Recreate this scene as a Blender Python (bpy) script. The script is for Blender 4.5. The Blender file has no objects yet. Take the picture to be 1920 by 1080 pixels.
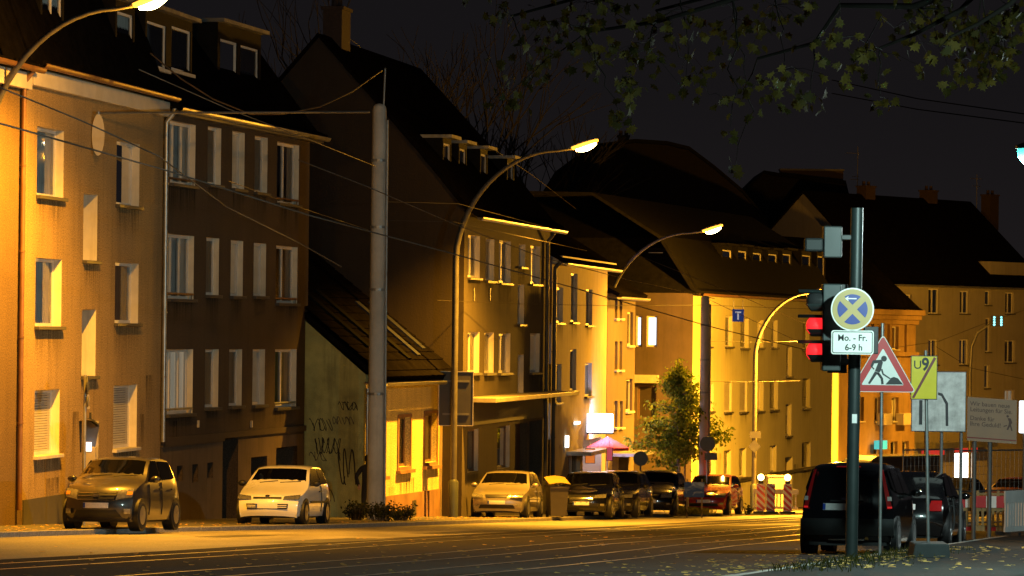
import bpy, bmesh, math, random
from mathutils import Vector, Matrix
random.seed(7)
R = math.radians
SC = bpy.context.scene
COL = SC.collection

# ------------------------------------------------------------------ camera
FPX, PY0, ROLL = 6500.0, 618.0, R(0.65)      # focal length (in 1920-px units), true horizon row, roll
cam_d = bpy.data.cameras.new('camera'); cam = bpy.data.objects.new('camera', cam_d); COL.objects.link(cam)
cam_d.sensor_width = 36.0; cam_d.lens = FPX / 1920 * 36.0
cam_d.shift_y = (PY0 - 540) / 1920
cam_d.clip_start = 0.5; cam_d.clip_end = 3000
cr, sr = math.cos(ROLL), math.sin(ROLL)
cam.matrix_world = Matrix(((cr, -sr, 0, 0), (0, 0, -1, 0), (sr, cr, 0, 0), (0, 0, 0, 1)))
SC.camera = cam

# ------------------------------------------------------------------ world, exposure
w = bpy.data.worlds.new('World'); SC.world = w; w.use_nodes = True
nt = w.node_tree; nt.nodes.clear()
wo = nt.nodes.new('ShaderNodeOutputWorld'); bg = nt.nodes.new('ShaderNodeBackground')
tc = nt.nodes.new('ShaderNodeTexCoord'); sx = nt.nodes.new('ShaderNodeSeparateXYZ'); rp = nt.nodes.new('ShaderNodeValToRGB')
nt.links.new(tc.outputs['Generated'], sx.inputs[0]); nt.links.new(sx.outputs['Z'], rp.inputs[0])
rp.color_ramp.elements[0].position = 0.0; rp.color_ramp.elements[0].color = (0.0120, 0.0100, 0.0105, 1)
rp.color_ramp.elements[1].position = 0.55; rp.color_ramp.elements[1].color = (0.0035, 0.0040, 0.0065, 1)
e_ = rp.color_ramp.elements.new(0.07); e_.color = (0.0078, 0.0068, 0.0076, 1)
nt.links.new(rp.outputs[0], bg.inputs[0]); bg.inputs[1].default_value = 1.0
nt.links.new(bg.outputs[0], wo.inputs[0])
SC.view_settings.view_transform = 'Standard'; SC.view_settings.look = 'None'
SC.view_settings.exposure = 0.0; SC.view_settings.gamma = 1.0
SC.render.engine = 'CYCLES'
SC.cycles.use_denoising = True
SC.cycles.max_bounces = 6; SC.cycles.diffuse_bounces = 3; SC.cycles.glossy_bounces = 3
SC.cycles.transmission_bounces = 4; SC.cycles.transparent_max_bounces = 10; SC.cycles.volume_bounces = 0
SC.cycles.sample_clamp_indirect = 4.0
SC.cycles.caustics_reflective = False; SC.cycles.caustics_refractive = False

# ------------------------------------------------------------------ survey: photo measurements -> metres
def ray(px, py):
    a = (px - 960) / FPX; b = -(py - PY0) / FPX
    return a * cr - b * sr, a * sr + b * cr
def P(px, py, s):
    x, z = ray(px, py); Y = FPX / s
    return Vector((x * Y, Y, z * Y))
SLOPE = 288.6 / FPX
def gz(y): return -(1.02 + SLOPE * y)            # pavement level; the street falls away from the camera
def rz(y): return gz(y) - 0.10                   # carriageway level
def G(px, py, off=0.10):
    x, z = ray(px, py); Y = (1.02 + off) / (-z - SLOPE)
    return Vector((x * Y, Y, gz(Y) - off))

# ------------------------------------------------------------------ materials
MATS = {}
def mat(name, col=(.5, .5, .5), rough=.7, metal=0., var=.2, scale=2.0, bump=0., bscale=30., emit=None, estr=0., coat=0., spec=.5, stain=0., stretch=None, flecks=None):
    if name in MATS: return MATS[name]
    m = bpy.data.materials.new(name); m.use_nodes = True; MATS[name] = m
    n, l = m.node_tree.nodes, m.node_tree.links
    b = n['Principled BSDF']
    b.inputs['Roughness'].default_value = rough; b.inputs['Metallic'].default_value = metal
    b.inputs['Specular IOR Level'].default_value = spec
    b.inputs['Coat Weight'].default_value = coat; b.inputs['Coat Roughness'].default_value = .06
    t = n.new('ShaderNodeTexCoord'); src = t.outputs['Object']
    if stretch:
        mp = n.new('ShaderNodeMapping'); mp.inputs['Scale'].default_value = stretch; l.new(src, mp.inputs[0]); src = mp.outputs[0]
    c = None
    if var > 0:
        ns = n.new('ShaderNodeTexNoise'); ns.inputs['Scale'].default_value = scale; ns.inputs['Detail'].default_value = 6; ns.inputs['Roughness'].default_value = .62
        l.new(src, ns.inputs['Vector'])
        cr_ = n.new('ShaderNodeValToRGB'); cr_.color_ramp.elements[0].position = .3; cr_.color_ramp.elements[1].position = .72
        lo = tuple(max(0, x * (1 - var)) for x in col); hi = tuple(min(1, x * (1 + var)) for x in col)
        cr_.color_ramp.elements[0].color = (*lo, 1); cr_.color_ramp.elements[1].color = (*hi, 1)
        l.new(ns.outputs[0], cr_.inputs[0]); c = cr_.outputs[0]
        mr = n.new('ShaderNodeMapRange'); mr.inputs[3].default_value = max(.02, rough - .1); mr.inputs[4].default_value = min(1, rough + .1)
        l.new(ns.outputs[0], mr.inputs[0]); l.new(mr.outputs[0], b.inputs['Roughness'])
    if stain > 0:
        mp2 = n.new('ShaderNodeMapping'); mp2.inputs['Scale'].default_value = (1.6, 1.6, .14); l.new(t.outputs['Object'], mp2.inputs[0])
        n2 = n.new('ShaderNodeTexNoise'); n2.inputs['Scale'].default_value = 2.2; n2.inputs['Detail'].default_value = 8; n2.inputs['Roughness'].default_value = .7
        l.new(mp2.outputs[0], n2.inputs['Vector'])
        r2 = n.new('ShaderNodeValToRGB'); r2.color_ramp.elements[0].position = .50; r2.color_ramp.elements[1].position = .78
        r2.color_ramp.elements[0].color = (1, 1, 1, 1); v = 1 - stain; r2.color_ramp.elements[1].color = (v, v * .97, v * .93, 1)
        l.new(n2.outputs[0], r2.inputs[0])
        mx = n.new('ShaderNodeMixRGB'); mx.blend_type = 'MULTIPLY'; mx.inputs[0].default_value = 1
        if c: l.new(c, mx.inputs[1])
        else: mx.inputs[1].default_value = (*col, 1)
        l.new(r2.outputs[0], mx.inputs[2]); c = mx.outputs[0]
    if flecks:
        vo = n.new('ShaderNodeTexNoise'); vo.inputs['Scale'].default_value = flecks; vo.inputs['Detail'].default_value = 2
        l.new(t.outputs['Object'], vo.inputs['Vector'])
        r3 = n.new('ShaderNodeValToRGB'); r3.color_ramp.elements[0].position = .42; r3.color_ramp.elements[1].position = .60
        r3.color_ramp.elements[0].color = (.72, .72, .72, 1); r3.color_ramp.elements[1].color = (1.25, 1.25, 1.25, 1)
        l.new(vo.outputs[0], r3.inputs[0])
        mx = n.new('ShaderNodeMixRGB'); mx.blend_type = 'MULTIPLY'; mx.inputs[0].default_value = 1
        if c: l.new(c, mx.inputs[1])
        else: mx.inputs[1].default_value = (*col, 1)
        l.new(r3.outputs[0], mx.inputs[2]); c = mx.outputs[0]
    if c: l.new(c, b.inputs['Base Color'])
    else: b.inputs['Base Color'].default_value = (*col, 1)
    if bump > 0:
        nb = n.new('ShaderNodeTexNoise'); nb.inputs['Scale'].default_value = bscale; nb.inputs['Detail'].default_value = 4
        l.new(t.outputs['Object'], nb.inputs['Vector'])
        bp = n.new('ShaderNodeBump'); bp.inputs['Strength'].default_value = bump; bp.inputs['Distance'].default_value = .02
        l.new(nb.outputs[0], bp.inputs['Height']); l.new(bp.outputs[0], b.inputs['Normal'])
    if emit:
        b.inputs['Emission Color'].default_value = (*emit, 1); b.inputs['Emission Strength'].default_value = estr
    return m
def glass(name, tint=(.75, .78, .8), refl=.10, rough=.02):
    if name in MATS: return MATS[name]
    m = bpy.data.materials.new(name); m.use_nodes = True; MATS[name] = m
    n, l = m.node_tree.nodes, m.node_tree.links; n.clear()
    o = n.new('ShaderNodeOutputMaterial'); mix = n.new('ShaderNodeMixShader'); tr = n.new('ShaderNodeBsdfTransparent'); gl = n.new('ShaderNodeBsdfGlossy')
    tr.inputs[0].default_value = (*tint, 1); gl.inputs['Roughness'].default_value = rough
    fr = n.new('ShaderNodeFresnel'); fr.inputs[0].default_value = 1.5
    ad = n.new('ShaderNodeMath'); ad.operation = 'ADD'; ad.inputs[1].default_value = refl; ad.use_clamp = True
    l.new(fr.outputs[0], ad.inputs[0]); l.new(ad.outputs[0], mix.inputs[0])
    l.new(tr.outputs[0], mix.inputs[1]); l.new(gl.outputs[0], mix.inputs[2]); l.new(mix.outputs[0], o.inputs[0])
    return m
def emitter(name, col, s):
    return mat(name, col, rough=.4, var=0, emit=col, estr=s)

# ------------------------------------------------------------------ mesh helpers
class MB:
    def __init__(self): self.v = []; self.f = []; self.m = []
    def face(self, pts, mi=0):
        i = len(self.v); self.v += [tuple(p) for p in pts]; self.f.append(tuple(range(i, i + len(pts)))); self.m.append(mi)
    def box(self, x0, x1, y0, y1, z0, z1, mi=0):
        i = len(self.v)
        self.v += [(x0, y0, z0), (x1, y0, z0), (x1, y1, z0), (x0, y1, z0), (x0, y0, z1), (x1, y0, z1), (x1, y1, z1), (x0, y1, z1)]
        for q in ((0, 3, 2, 1), (4, 5, 6, 7), (0, 1, 5, 4), (1, 2, 6, 5), (2, 3, 7, 6), (3, 0, 4, 7)):
            self.f.append(tuple(i + k for k in q)); self.m.append(mi)
        return self
    def prism(self, poly, axis_fn, d0, d1, mi=0):
        """extrude 2-D polygon: axis_fn(a,b,d)->xyz"""
        n = len(poly); i = len(self.v)
        self.v += [axis_fn(a, b, d0) for a, b in poly] + [axis_fn(a, b, d1) for a, b in poly]
        self.f.append(tuple(range(i, i + n))); self.m.append(mi)
        self.f.append(tuple(range(i + 2 * n - 1, i + n - 1, -1))); self.m.append(mi)
        for k in range(n):
            k2 = (k + 1) % n
            self.f.append((i + k, i + k2, i + n + k2, i + n + k)); self.m.append(mi)
        return self
    def tube(self, pts, r, n=8, mi=0, cap=True):
        pts = [Vector(p) for p in pts]; rings = []
        rr = r if isinstance(r, (list, tuple)) else [r] * len(pts)
        up = None
        for k, p in enumerate(pts):
            d = (pts[min(k + 1, len(pts) - 1)] - pts[max(k - 1, 0)]).normalized()
            if up is None: up = Vector((0, 0, 1)) if abs(d.z) < .9 else Vector((1, 0, 0))
            a = d.cross(up).normalized(); b = a.cross(d).normalized(); up = b
            i = len(self.v)
            for j in range(n):
                t = 2 * math.pi * j / n
                self.v.append(tuple(p + a * (rr[k] * math.cos(t)) + b * (rr[k] * math.sin(t))))
            rings.append(i)
        for k in range(len(rings) - 1):
            for j in range(n):
                j2 = (j + 1) % n
                self.f.append((rings[k] + j, rings[k] + j2, rings[k + 1] + j2, rings[k + 1] + j)); self.m.append(mi)
        if cap:
            self.f.append(tuple(rings[0] + j for j in range(n))[::-1]); self.m.append(mi)
            self.f.append(tuple(rings[-1] + j for j in range(n))); self.m.append(mi)
        return self
    def lathe(self, prof, fn, n=20, mi=0):
        """prof: (r, h) list; fn(x,y,h)->xyz"""
        rings = []
        for r, h in prof:
            i = len(self.v); rings.append(i)
            for j in range(n):
                t = 2 * math.pi * j / n
                self.v.append(tuple(fn(r * math.cos(t), r * math.sin(t), h)))
        for k in range(len(rings) - 1):
            for j in range(n):
                j2 = (j + 1) % n
                self.f.append((rings[k] + j, rings[k] + j2, rings[k + 1] + j2, rings[k + 1] + j)); self.m.append(mi)
        self.f.append(tuple(rings[0] + j for j in range(n))[::-1]); self.m.append(mi)
        self.f.append(tuple(rings[-1] + j for j in range(n))); self.m.append(mi)
        return self
    def grid(self, rows, mi=0):
        i = len(self.v); m = len(rows[0])
        for r_ in rows: self.v += [tuple(p) for p in r_]
        for a in range(len(rows) - 1):
            for b in range(m - 1):
                self.f.append((i + a * m + b, i + a * m + b + 1, i + (a + 1) * m + b + 1, i + (a + 1) * m + b)); self.m.append(mi)
        return self
    def build(self, name, mats, parent=None, smooth=None, bevel=0):
        me = bpy.data.meshes.new(name); me.from_pydata(self.v, [], self.f)
        if not isinstance(mats, (list, tuple)): mats = [mats]
        for m in mats: me.materials.append(m)
        if len(mats) > 1: me.polygons.foreach_set('material_index', self.m)
        bm = bmesh.new(); bm.from_mesh(me); bmesh.ops.remove_doubles(bm, verts=bm.verts, dist=1e-5); bmesh.ops.recalc_face_normals(bm, faces=bm.faces); bm.to_mesh(me); bm.free()
        if smooth is not None:
            me.polygons.foreach_set('use_smooth', [True] * len(me.polygons)); me.set_sharp_from_angle(angle=R(smooth))
        me.update()
        o = bpy.data.objects.new(name, me); COL.objects.link(o)
        if parent is not None: o.parent = parent
        if bevel:
            b = o.modifiers.new('bevel', 'BEVEL'); b.width = bevel; b.segments = 2; b.limit_method = 'ANGLE'
        return o
def tag(o, label=None, cat=None, group=None, kind=None):
    if label: o['label'] = label
    if cat: o['category'] = cat
    if group: o['group'] = group
    if kind: o['kind'] = kind
    return o
def thing(name, loc, label, cat, rotz=0., group=None):
    o = bpy.data.objects.new(name, None); COL.objects.link(o); o.empty_display_size = .3
    o.location = loc; o.rotation_euler = (0, 0, rotz)
    return tag(o, label, cat, group)
def copy_tree(o, parent=None):
    c = o.copy(); COL.objects.link(c)
    if parent is not None: c.parent = parent; c.matrix_parent_inverse = Matrix()
    for ch in list(o.children): copy_tree(ch, c)
    return c
def text_mesh(txt, size, mat_, parent, fn, bold=.0, align='CENTER', name='lettering'):
    """flat lettering as a mesh; fn maps (x, y) in the text plane to the parent's local space"""
    cu = bpy.data.curves.new('txt', 'FONT'); cu.body = txt; cu.size = size; cu.align_x = align; cu.offset = bold; cu.resolution_u = 3
    cu.space_line = 1.0
    to = bpy.data.objects.new('txt', cu); COL.objects.link(to)
    dg = bpy.context.evaluated_depsgraph_get()
    me0 = to.evaluated_get(dg).to_mesh()
    vs = [fn(v.co.x, v.co.y) for v in me0.vertices]; fs = [tuple(p.vertices) for p in me0.polygons]
    bpy.data.objects.remove(to); bpy.data.curves.remove(cu)
    me = bpy.data.meshes.new(name); me.from_pydata(vs, [], fs); me.materials.append(mat_); me.update()
    o = bpy.data.objects.new(name, me); COL.objects.link(o); o.parent = parent
    return o

# ------------------------------------------------------------------ street lamps (the light of the place)
SODIUM = (1.0, .42, .024)
m_galv = mat('galvanised_steel', (.34, .34, .33), rough=.45, metal=.7, var=.25, scale=4)
m_lens = emitter('sodium_lens', (1.0, .80, .42), 30)
m_glow_rim = emitter('sodium_glow_rim', (1.0, .46, .05), 2.2)  # orange emission stands in for the halo round the lens
m_housing = mat('lamp_housing', (.30, .30, .29), rough=.5, var=.15)
NDIR = Vector((.965, -.26, 0))
def street_lamp(px, py, s, pole_px, label, power, arm_dir=None, lit=True, rpole=.095, spot=150, spill=.010):
    head = P(px, py, s); pp = P(pole_px, 800, s)
    reach = abs(head.x - pp.x) / NDIR.x
    base = head - NDIR * reach; base = Vector((base.x, base.y, gz(base.y)))
    H = head.z - base.z
    t = thing('street_lamp', base, label, 'street lamp', group='street lamps on curved poles')
    pts = [(0, 0, -.2)] + [(0, 0, z) for z in (1.2, 3, 5, H * .70)]
    zb = H * .70; n = 14
    for k in range(1, n + 1):
        a = k / n
        u = reach * .80 * (1 - math.cos(a * math.pi / 2)) ** .92; z = zb + (H - .10 - zb) * math.sin(a * math.pi / 2)
        pts.append((NDIR.x * u, NDIR.y * u, z))
    pts.append((NDIR.x * (reach - .35), NDIR.y * (reach - .35), H - .04))
    rad = [rpole] * 5 + [rpole - (rpole - .038) * k / n for k in range(1, n + 1)] + [.034]
    MB().tube(pts, rad, 12).build('pole', mat('lamp_pole_grey', (.10, .095, .085), rough=.6, metal=.2, var=.25, scale=4), t, smooth=40)
    MB().lathe([(rpole + .055, -.2), (rpole + .055, 1.05), (rpole + .01, 1.12)], lambda x, y, h: (x, y, h), 14).build('pole_base', mat('lamp_base_paint', (.05, .06, .055), rough=.5), t, smooth=40)
    MB().box(-.06, .06, -rpole - .012, -rpole + .01, .5, .85).build('access_door', mat('lamp_base_paint'), t)
    # head: cobra type luminaire, tipped up a little
    L, tilt = .82, R(17)
    def hp(a, b, c):
        ca, sa = math.cos(tilt), math.sin(tilt)
        x, z = a * ca - c * sa, a * sa + c * ca
        q = NDIR * (reach - .40 + x); side = Vector((-NDIR.y, NDIR.x, 0)) * b
        return Vector((q.x + side.x, q.y + side.y, H - .06 + z))
    def shell(zt, zb_, a0, a1, wmax, n1=10, n2=9):
        rows = []
        for i in range(n1 + 1):
            f = i / n1; a = a0 + (a1 - a0) * f
            wv = wmax * (math.sin(math.pi * (.12 + .86 * f)) ** .6) * (.55 + .45 * f)
            row = []
            for j in range(n2 + 1):
                th = math.pi * j / n2
                row.append(hp(a, wv * math.cos(th), zt * math.sin(th) * (.4 + .6 * math.sin(math.pi * (.1 + .85 * f))) + zb_))
            rows.append(row)
        return rows
    MB().grid(shell(.10, .03, 0, L, .15)).build('housing', m_housing, t, smooth=60)
    if lit:
        MB().grid(shell(-.15, .05, .06, L + .06, .21)).build('glow_rim', m_glow_rim, t, smooth=60)
        MB().grid(shell(-.20, .0, .16, L - .02, .145)).build('lens', m_lens, t, smooth=60)
        ld = bpy.data.lights.new('sodium_light', 'SPOT'); ld.energy = power; ld.color = SODIUM
        ld.spot_size = R(spot); ld.spot_blend = 1.0; ld.shadow_soft_size = .12
        lo = bpy.data.objects.new('sodium_light', ld); COL.objects.link(lo); lo.parent = t; lo.location = hp(L * .55, 0, -.38)
        pd = bpy.data.lights.new('sodium_spill', 'POINT'); pd.energy = power * spill; pd.color = SODIUM; pd.shadow_soft_size = .15
        po = bpy.data.objects.new('sodium_spill', pd); COL.objects.link(po); po.parent = t; po.location = hp(L * .55, 0, -.40)
    else:
        MB().grid(shell(-.10, .028, .20, L - .02, .14)).build('lens', mat('unlit_lens', (.5, .5, .48), rough=.2, var=0), t, smooth=60)
    return t
LP = 30000
lamp1 = street_lamp(280, 7, 90.5, -50, 'lit sodium street lamp at the top left, over the silver-grey hatchback', LP * .70, spot=146, spill=.06)
lamp2 = street_lamp(1094, 276, 63.9, 850, 'lit sodium street lamp whose pole carries the large dark board', LP * 1.3, spot=130)
lamp3 = street_lamp(1334, 432, 48.4, 1138, 'lit sodium street lamp standing left of the leafy street tree', LP * .6)
lamp4 = street_lamp(1545, 546, 45.5, 1417, 'street lamp in front of the yellow corner house, head behind the traffic light', LP * 1.9, spot=166, spill=.36)
fill_lamp5 = street_lamp(1764, 762, 33, 1736, 'added low sodium lamp hidden behind the dirty grey lane board', LP * .25, spot=170, spill=.05, rpole=.07)  # invented lamp, put in out of sight to light the far houses
assumed_lamp6 = street_lamp(2010, 545, 32.5, 1962, 'assumed sodium street lamp, unseen beyond the right edge, before the tan tenement', LP * .62, spot=168, spill=.30)  # unseen lamp, assumed off frame and added to light the tan tenement

# ------------------------------------------------------------------ ground
m_asphalt = mat('asphalt', (.235, .215, .180), spec=.35, rough=.55, var=.45, scale=.5, bump=.35, bscale=60, flecks=26, stretch=(1, .35, 1))
m_tram = mat('tram_bed_asphalt', (.034, .030, .027), spec=.12, rough=.80, var=.3, scale=.8, bump=.35, bscale=50, flecks=20)
m_pave = mat('pavement_slabs', (.11, .10, .088), spec=.2, rough=.85, var=.3, scale=1.2, bump=.3, bscale=40, flecks=14)
m_kerb = mat('kerb_granite', (.24, .23, .21), rough=.75, var=.3, scale=5, bump=.2, flecks=40)
m_soil = mat('ground_soil', (.06, .055, .045), rough=.9, var=.3, scale=.3)

g = MB()
ys = [-60, -20, 0, 20, 40, 60, 80, 100, 120, 150, 200, 300, 600, 1500]
def gnd(y): return gz(min(y, 320)) - .30 if y < 320 else gz(320) - .30
g.grid([[(x, y, gnd(y)) for x in (-900, -200, -60, -20, 0, 20, 60, 200, 900)] for y in ys])
tag(g.build('ground', m_soil), kind='structure')

KPX = [(-500, 1036), (-200, 1019), (0, 1008), (300, 998), (620, 991), (800, 985), (1008, 977.5), (1175, 971.5), (1300, 968), (1483, 966)]
KERB = [G(x, y) for x, y in KPX]
d_ = (KERB[0] - KERB[1]).normalized()
KERB = [KERB[0] + d_ * 60] + KERB
d_ = (KERB[-1] - KERB[-3]).normalized(); KERB += [KERB[-1] + d_ * 12, KERB[-1] + d_ * 80]
def at_poly(pts, y):
    for a, b in zip(pts, pts[1:]):
        if a.y <= y <= b.y: return a.x + (b.x - a.x) * (y - a.y) / (b.y - a.y)
    return pts[0].x if y < pts[0].y else pts[-1].x
# carriageway: one sheet under everything
rd = MB()
yy = [-40, -10, 10, 30, 45, 60, 75, 90, 105, 120, 140, 170, 210, 260]
rd.grid([[(x, y, rz(y)) for x in (-70, -20, -8, 0, 8, 20, 60, 110)] for y in yy])
tag(rd.build('road', m_asphalt), kind='structure')
# left pavement (raised) with kerb stones
pv = MB()
kp = [p for p in KERB]
pv.grid([[(p.x - .14, p.y, gz(p.y)), (p.x - 4, p.y, gz(p.y) + .01), (p.x - 12, p.y, gz(p.y) + .02), (p.x - 70, p.y, gz(p.y) + .02)] for p in kp])
pave = tag(pv.build('pavement_left', m_pave), kind='structure')
def kerb_run(pts, parent, side):
    tot = 0; stone = None; k = 0
    for a, b in zip(pts, pts[1:]):
        L = (b - a).length; n = max(1, round(L / 1.0)); d = (b - a) / n; ang = math.atan2(d.y, d.x)
        for i in range(n):
            p = a + d * i
            if p.y < 20 or p.y > 150: continue
            me = MB(); me.box(.006, d.length - .006, 0 if side > 0 else -.15, .15 if side > 0 else 0, -.16, .001)
            if stone is None:
                o = me.build('kerb_stone', m_kerb, parent, bevel=.012); stone = o
            else:
                o = stone.copy(); COL.objects.link(o); o.parent = parent; o.scale.x = d.length / stone['len']
            if 'len' not in stone: stone['len'] = d.length
            o.location = (p.x, p.y, gz(p.y) + .002 + random.uniform(-.006, .004))
            o.rotation_euler = (0, math.asin(max(-1, min(1, -d.z / d.length))), ang); k += 1
kerb_run([p + Vector((0, 0, 0)) for p in KERB], pave, 1)
# right pavement
RK = [Vector((x_, y_, rz(y_))) for x_, y_ in ((-9.5, -20), (-4.7, 5), (1.0, 33), (6.55, 57.5), (10.6, 75), (15.2, 95), (24, 130), (60, 230))]
pr = MB(); pr.grid([[(p.x + .14, p.y, gz(p.y)), (p.x + 5, p.y, gz(p.y) + .01), (p.x + 90, p.y, gz(p.y) + .02)] for p in RK])
paver = tag(pr.build('pavement_right', mat('pavement_asphalt', (.024, .023, .021), spec=.08, rough=.9, var=.35, scale=1.1, bump=.4, bscale=45, flecks=18)), kind='structure')
kerb_run(RK, paver, -1)

# tram bed and rails
RA = [G(x, y) for x, y in ((800, 1040), (1042, 1019), (1237, 1006), (1483, 987))]
d0 = Vector((.225, 1, 0)).normalized()
RA = [RA[0] - d0 * 60, RA[0] - d0 * 20] + RA
d1 = (RA[-1] - RA[-3]).normalized(); RA += [RA[-1] + d1 * 30, RA[-1] + d1 * 100]
def offs(pts, o):
    out = []
    for i, p in enumerate(pts):
        d = (pts[min(i + 1, len(pts) - 1)] - pts[max(i - 1, 0)]); d.z = 0; d.normalize()
        q = p + Vector((d.y, -d.x, 0)) * o; out.append(Vector((q.x, q.y, rz(q.y))))
    return out
bed = MB(); la, lb = offs(RA, -4.1), offs(RA, 7.5)
bed.grid([[a + Vector((0, 0, .004)), b + Vector((0, 0, .004))] for a, b in zip(la, lb)])
tag(bed.build('tram_bed', m_tram), kind='structure')
m_rail = mat('rail_steel', (.75, .72, .68), rough=.34, metal=1, var=.2, scale=3)
m_groove = mat('rail_groove', (.02, .02, .02), rough=.8)
for o_ in (-3.2, -2.2, 0.0, 1.05, 2.35, 3.4):
    a, b, c = offs(RA, o_ - .035), offs(RA, o_ + .035), offs(RA, o_ + .075)
    r_ = MB(); up = Vector((0, 0, .010)); up2 = Vector((0, 0, .0075))
    r_.grid([[p + up, q + up] for p, q in zip(a, b)], 0); r_.grid([[p + up2, q + up2] for p, q in zip(b, c)], 1)
    tag(r_.build('tram_rail', [m_rail, m_groove]), kind='structure')

# repair patches and manhole covers
m_patch = mat('asphalt_patch', (.06, .057, .052), rough=.55, var=.3, scale=2, bump=.3, bscale=50)
m_iron = mat('cast_iron', (.10, .09, .08), rough=.4, metal=.6, var=.3, scale=8)
for x_, y_, w_, l_, a_ in ((-4.6, 63, 1.1, 6, 14), (-2.2, 76, .9, 9, 15), (1.0, 84, 1.4, 5, 17), (-6.2, 68, .7, 3.5, 13), (5.6, 98, 1.2, 8, 20), (3.2, 95, .8, 4, 18)):
    c_, s_ = math.cos(R(a_)), math.sin(R(a_)); pm = MB()
    pm.face([(x_ + u * c_ + v * s_, y_ - u * s_ + v * c_, rz(y_ - u * s_ + v * c_) + .0045) for u, v in ((0, 0), (w_, 0), (w_, l_), (0, l_))])
    tag(pm.build('road_patch', m_patch), kind='structure')
for i_, (x_, y_) in enumerate(((-3.3, 60.5), (-1.0, 72.0), (2.6, 88.0))):
    mh = thing('manhole_cover', (x_, y_, rz(y_)), ('round iron manhole cover in the lane nearest the camera', 'round iron manhole cover in the lane before the white hatchback', 'round iron manhole cover in the lane before the beige hatchback')[i_], 'manhole')
    tl_ = math.atan(SLOPE); mh.rotation_euler[0] = -tl_
    MB().lathe([(.36, -.02), (.36, .007), (.31, .009)], lambda x, y, h: (x, y, h), 24).build('frame', m_iron, mh); MB().lathe([(.30, -.02), (.30, .012)], lambda x, y, h: (x, y, h), 24).build('cover', m_iron, mh)
# ------------------------------------------------------------------ buildings
m_white = mat('window_frame_white', (.72, .70, .66), rough=.45, var=.08, scale=3)
m_wood = mat('window_frame_brown', (.16, .10, .06), rough=.5, var=.2)
m_pane = glass('window_glass', tint=(.92, .93, .93), refl=.02)
m_reveal = mat('reveal_cream', (.76, .70, .57), rough=.8, var=.12, scale=2, stain=.25)
m_dark = mat('room_dark', (.02, .02, .02), rough=.9, var=0)
m_curt = mat('curtain_net', (.80, .76, .68), rough=.9, var=.2, scale=3, stretch=(14, 1, .4))
m_curt2 = mat('curtain_grey', (.48, .45, .42), rough=.9, var=.3, scale=3, stretch=(10, 1, .4))
m_curt3 = mat('curtain_orange', (.60, .24, .08), rough=.9, var=.3, scale=3, stretch=(10, 1, .4))
m_shut = mat('roller_shutter_pvc', (.52, .49, .43), rough=.6, var=.1)
m_sill_d = mat('sill_slate', (.07, .065, .06), rough=.5, var=.2)
m_sill_l = mat('sill_stone', (.55, .52, .46), rough=.7, var=.2, stain=.3)
m_zinc = mat('gutter_zinc', (.42, .43, .43), rough=.38, metal=.8, var=.25, scale=3)
m_copper = mat('gutter_brown', (.24, .12, .05), rough=.45, metal=.3, var=.25, scale=3)
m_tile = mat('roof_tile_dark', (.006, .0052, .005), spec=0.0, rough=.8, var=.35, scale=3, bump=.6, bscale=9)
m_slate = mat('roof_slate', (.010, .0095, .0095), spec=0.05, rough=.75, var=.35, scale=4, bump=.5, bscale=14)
m_lit = emitter('lit_room_cool', (.70, .82, 1.0), 1.7)
m_litw = emitter('lit_room_white', (.95, .82, .62), .16)
m_litwarm = emitter('lit_room_warm', (1.0, .80, .50), .35)

class Fac:
    """a facade plane through two surveyed corners; local x along it, y into the building, z up"""
    def __init__(self, pxa, sa, pxb, sb, pym=700):
        a, b = P(pxa, pym, sa), P(pxb, pym, sb)
        self.set(Vector((a.x, a.y)), Vector((b.x, b.y)))
    def set(self, A, B):
        self.A = A; self.B = B; self.L = (B - A).length; self.e = (B - A) / self.L; self.n = Vector((self.e.y, -self.e.x))
        self.rot = math.atan2(self.e.y, self.e.x); return self
    def uz(self, px, py, d=0.):
        rx, rz_ = ray(px, py); A = self.A - self.n * d
        Y = A.dot(self.n) / (rx * self.n.x + self.n.y)
        return (Vector((rx * Y, Y)) - A).dot(self.e), rz_ * Y
    def pt(self, u, d=0.): return self.A + self.e * u - self.n * d
def perp_fac(f, u, length):
    """plane of a side wall at u, running from depth `length` to the street corner (so it faces back along the street)"""
    c = f.pt(u); back = f.pt(u, length)
    return Fac.__new__(Fac).set(back, c)

def wall_mesh(openings, u0, u1, z0, z1, rev, mbx=None, mi=0, mrev=0):
    m = mbx or MB()
    us = sorted({u0, u1} | {v for o in openings for v in (o[0], o[2])}); zs = sorted({z0, z1} | {v for o in openings for v in (o[1], o[3])})
    us = [u for u in us if u0 <= u <= u1]; zs = [z for z in zs if z0 <= z <= z1]
    for i in range(len(us) - 1):
        j = 0
        while j < len(zs) - 1:
            cu, cz = (us[i] + us[i + 1]) / 2, (zs[j] + zs[j + 1]) / 2
            if any(o[0] < cu < o[2] and o[1] < cz < o[3] for o in openings): j += 1; continue
            k = j
            while k + 1 < len(zs) - 1:
                c2 = (zs[k + 1] + zs[k + 2]) / 2
                if any(o[0] < cu < o[2] and o[1] < c2 < o[3] for o in openings): break
                k += 1
            m.face([(us[i], 0, zs[j]), (us[i + 1], 0, zs[j]), (us[i + 1], 0, zs[k + 1]), (us[i], 0, zs[k + 1])], mi); j = k + 1
    for o in openings:
        a, b, c, d = o[:4]; r = o[4] if len(o) > 4 else rev; mrev_, mrev = mrev, (o[5] if len(o) > 5 else mrev)
        m.face([(a, 0, b), (a, r, b), (a, r, d), (a, 0, d)], mrev); m.face([(c, 0, b), (c, 0, d), (c, r, d), (c, r, b)], mrev)
        m.face([(a, 0, b), (c, 0, b), (c, r, b), (a, r, b)], mrev); m.face([(a, 0, d), (a, r, d), (c, r, d), (c, 0, d)], mrev); mrev = mrev_
    return m
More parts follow.
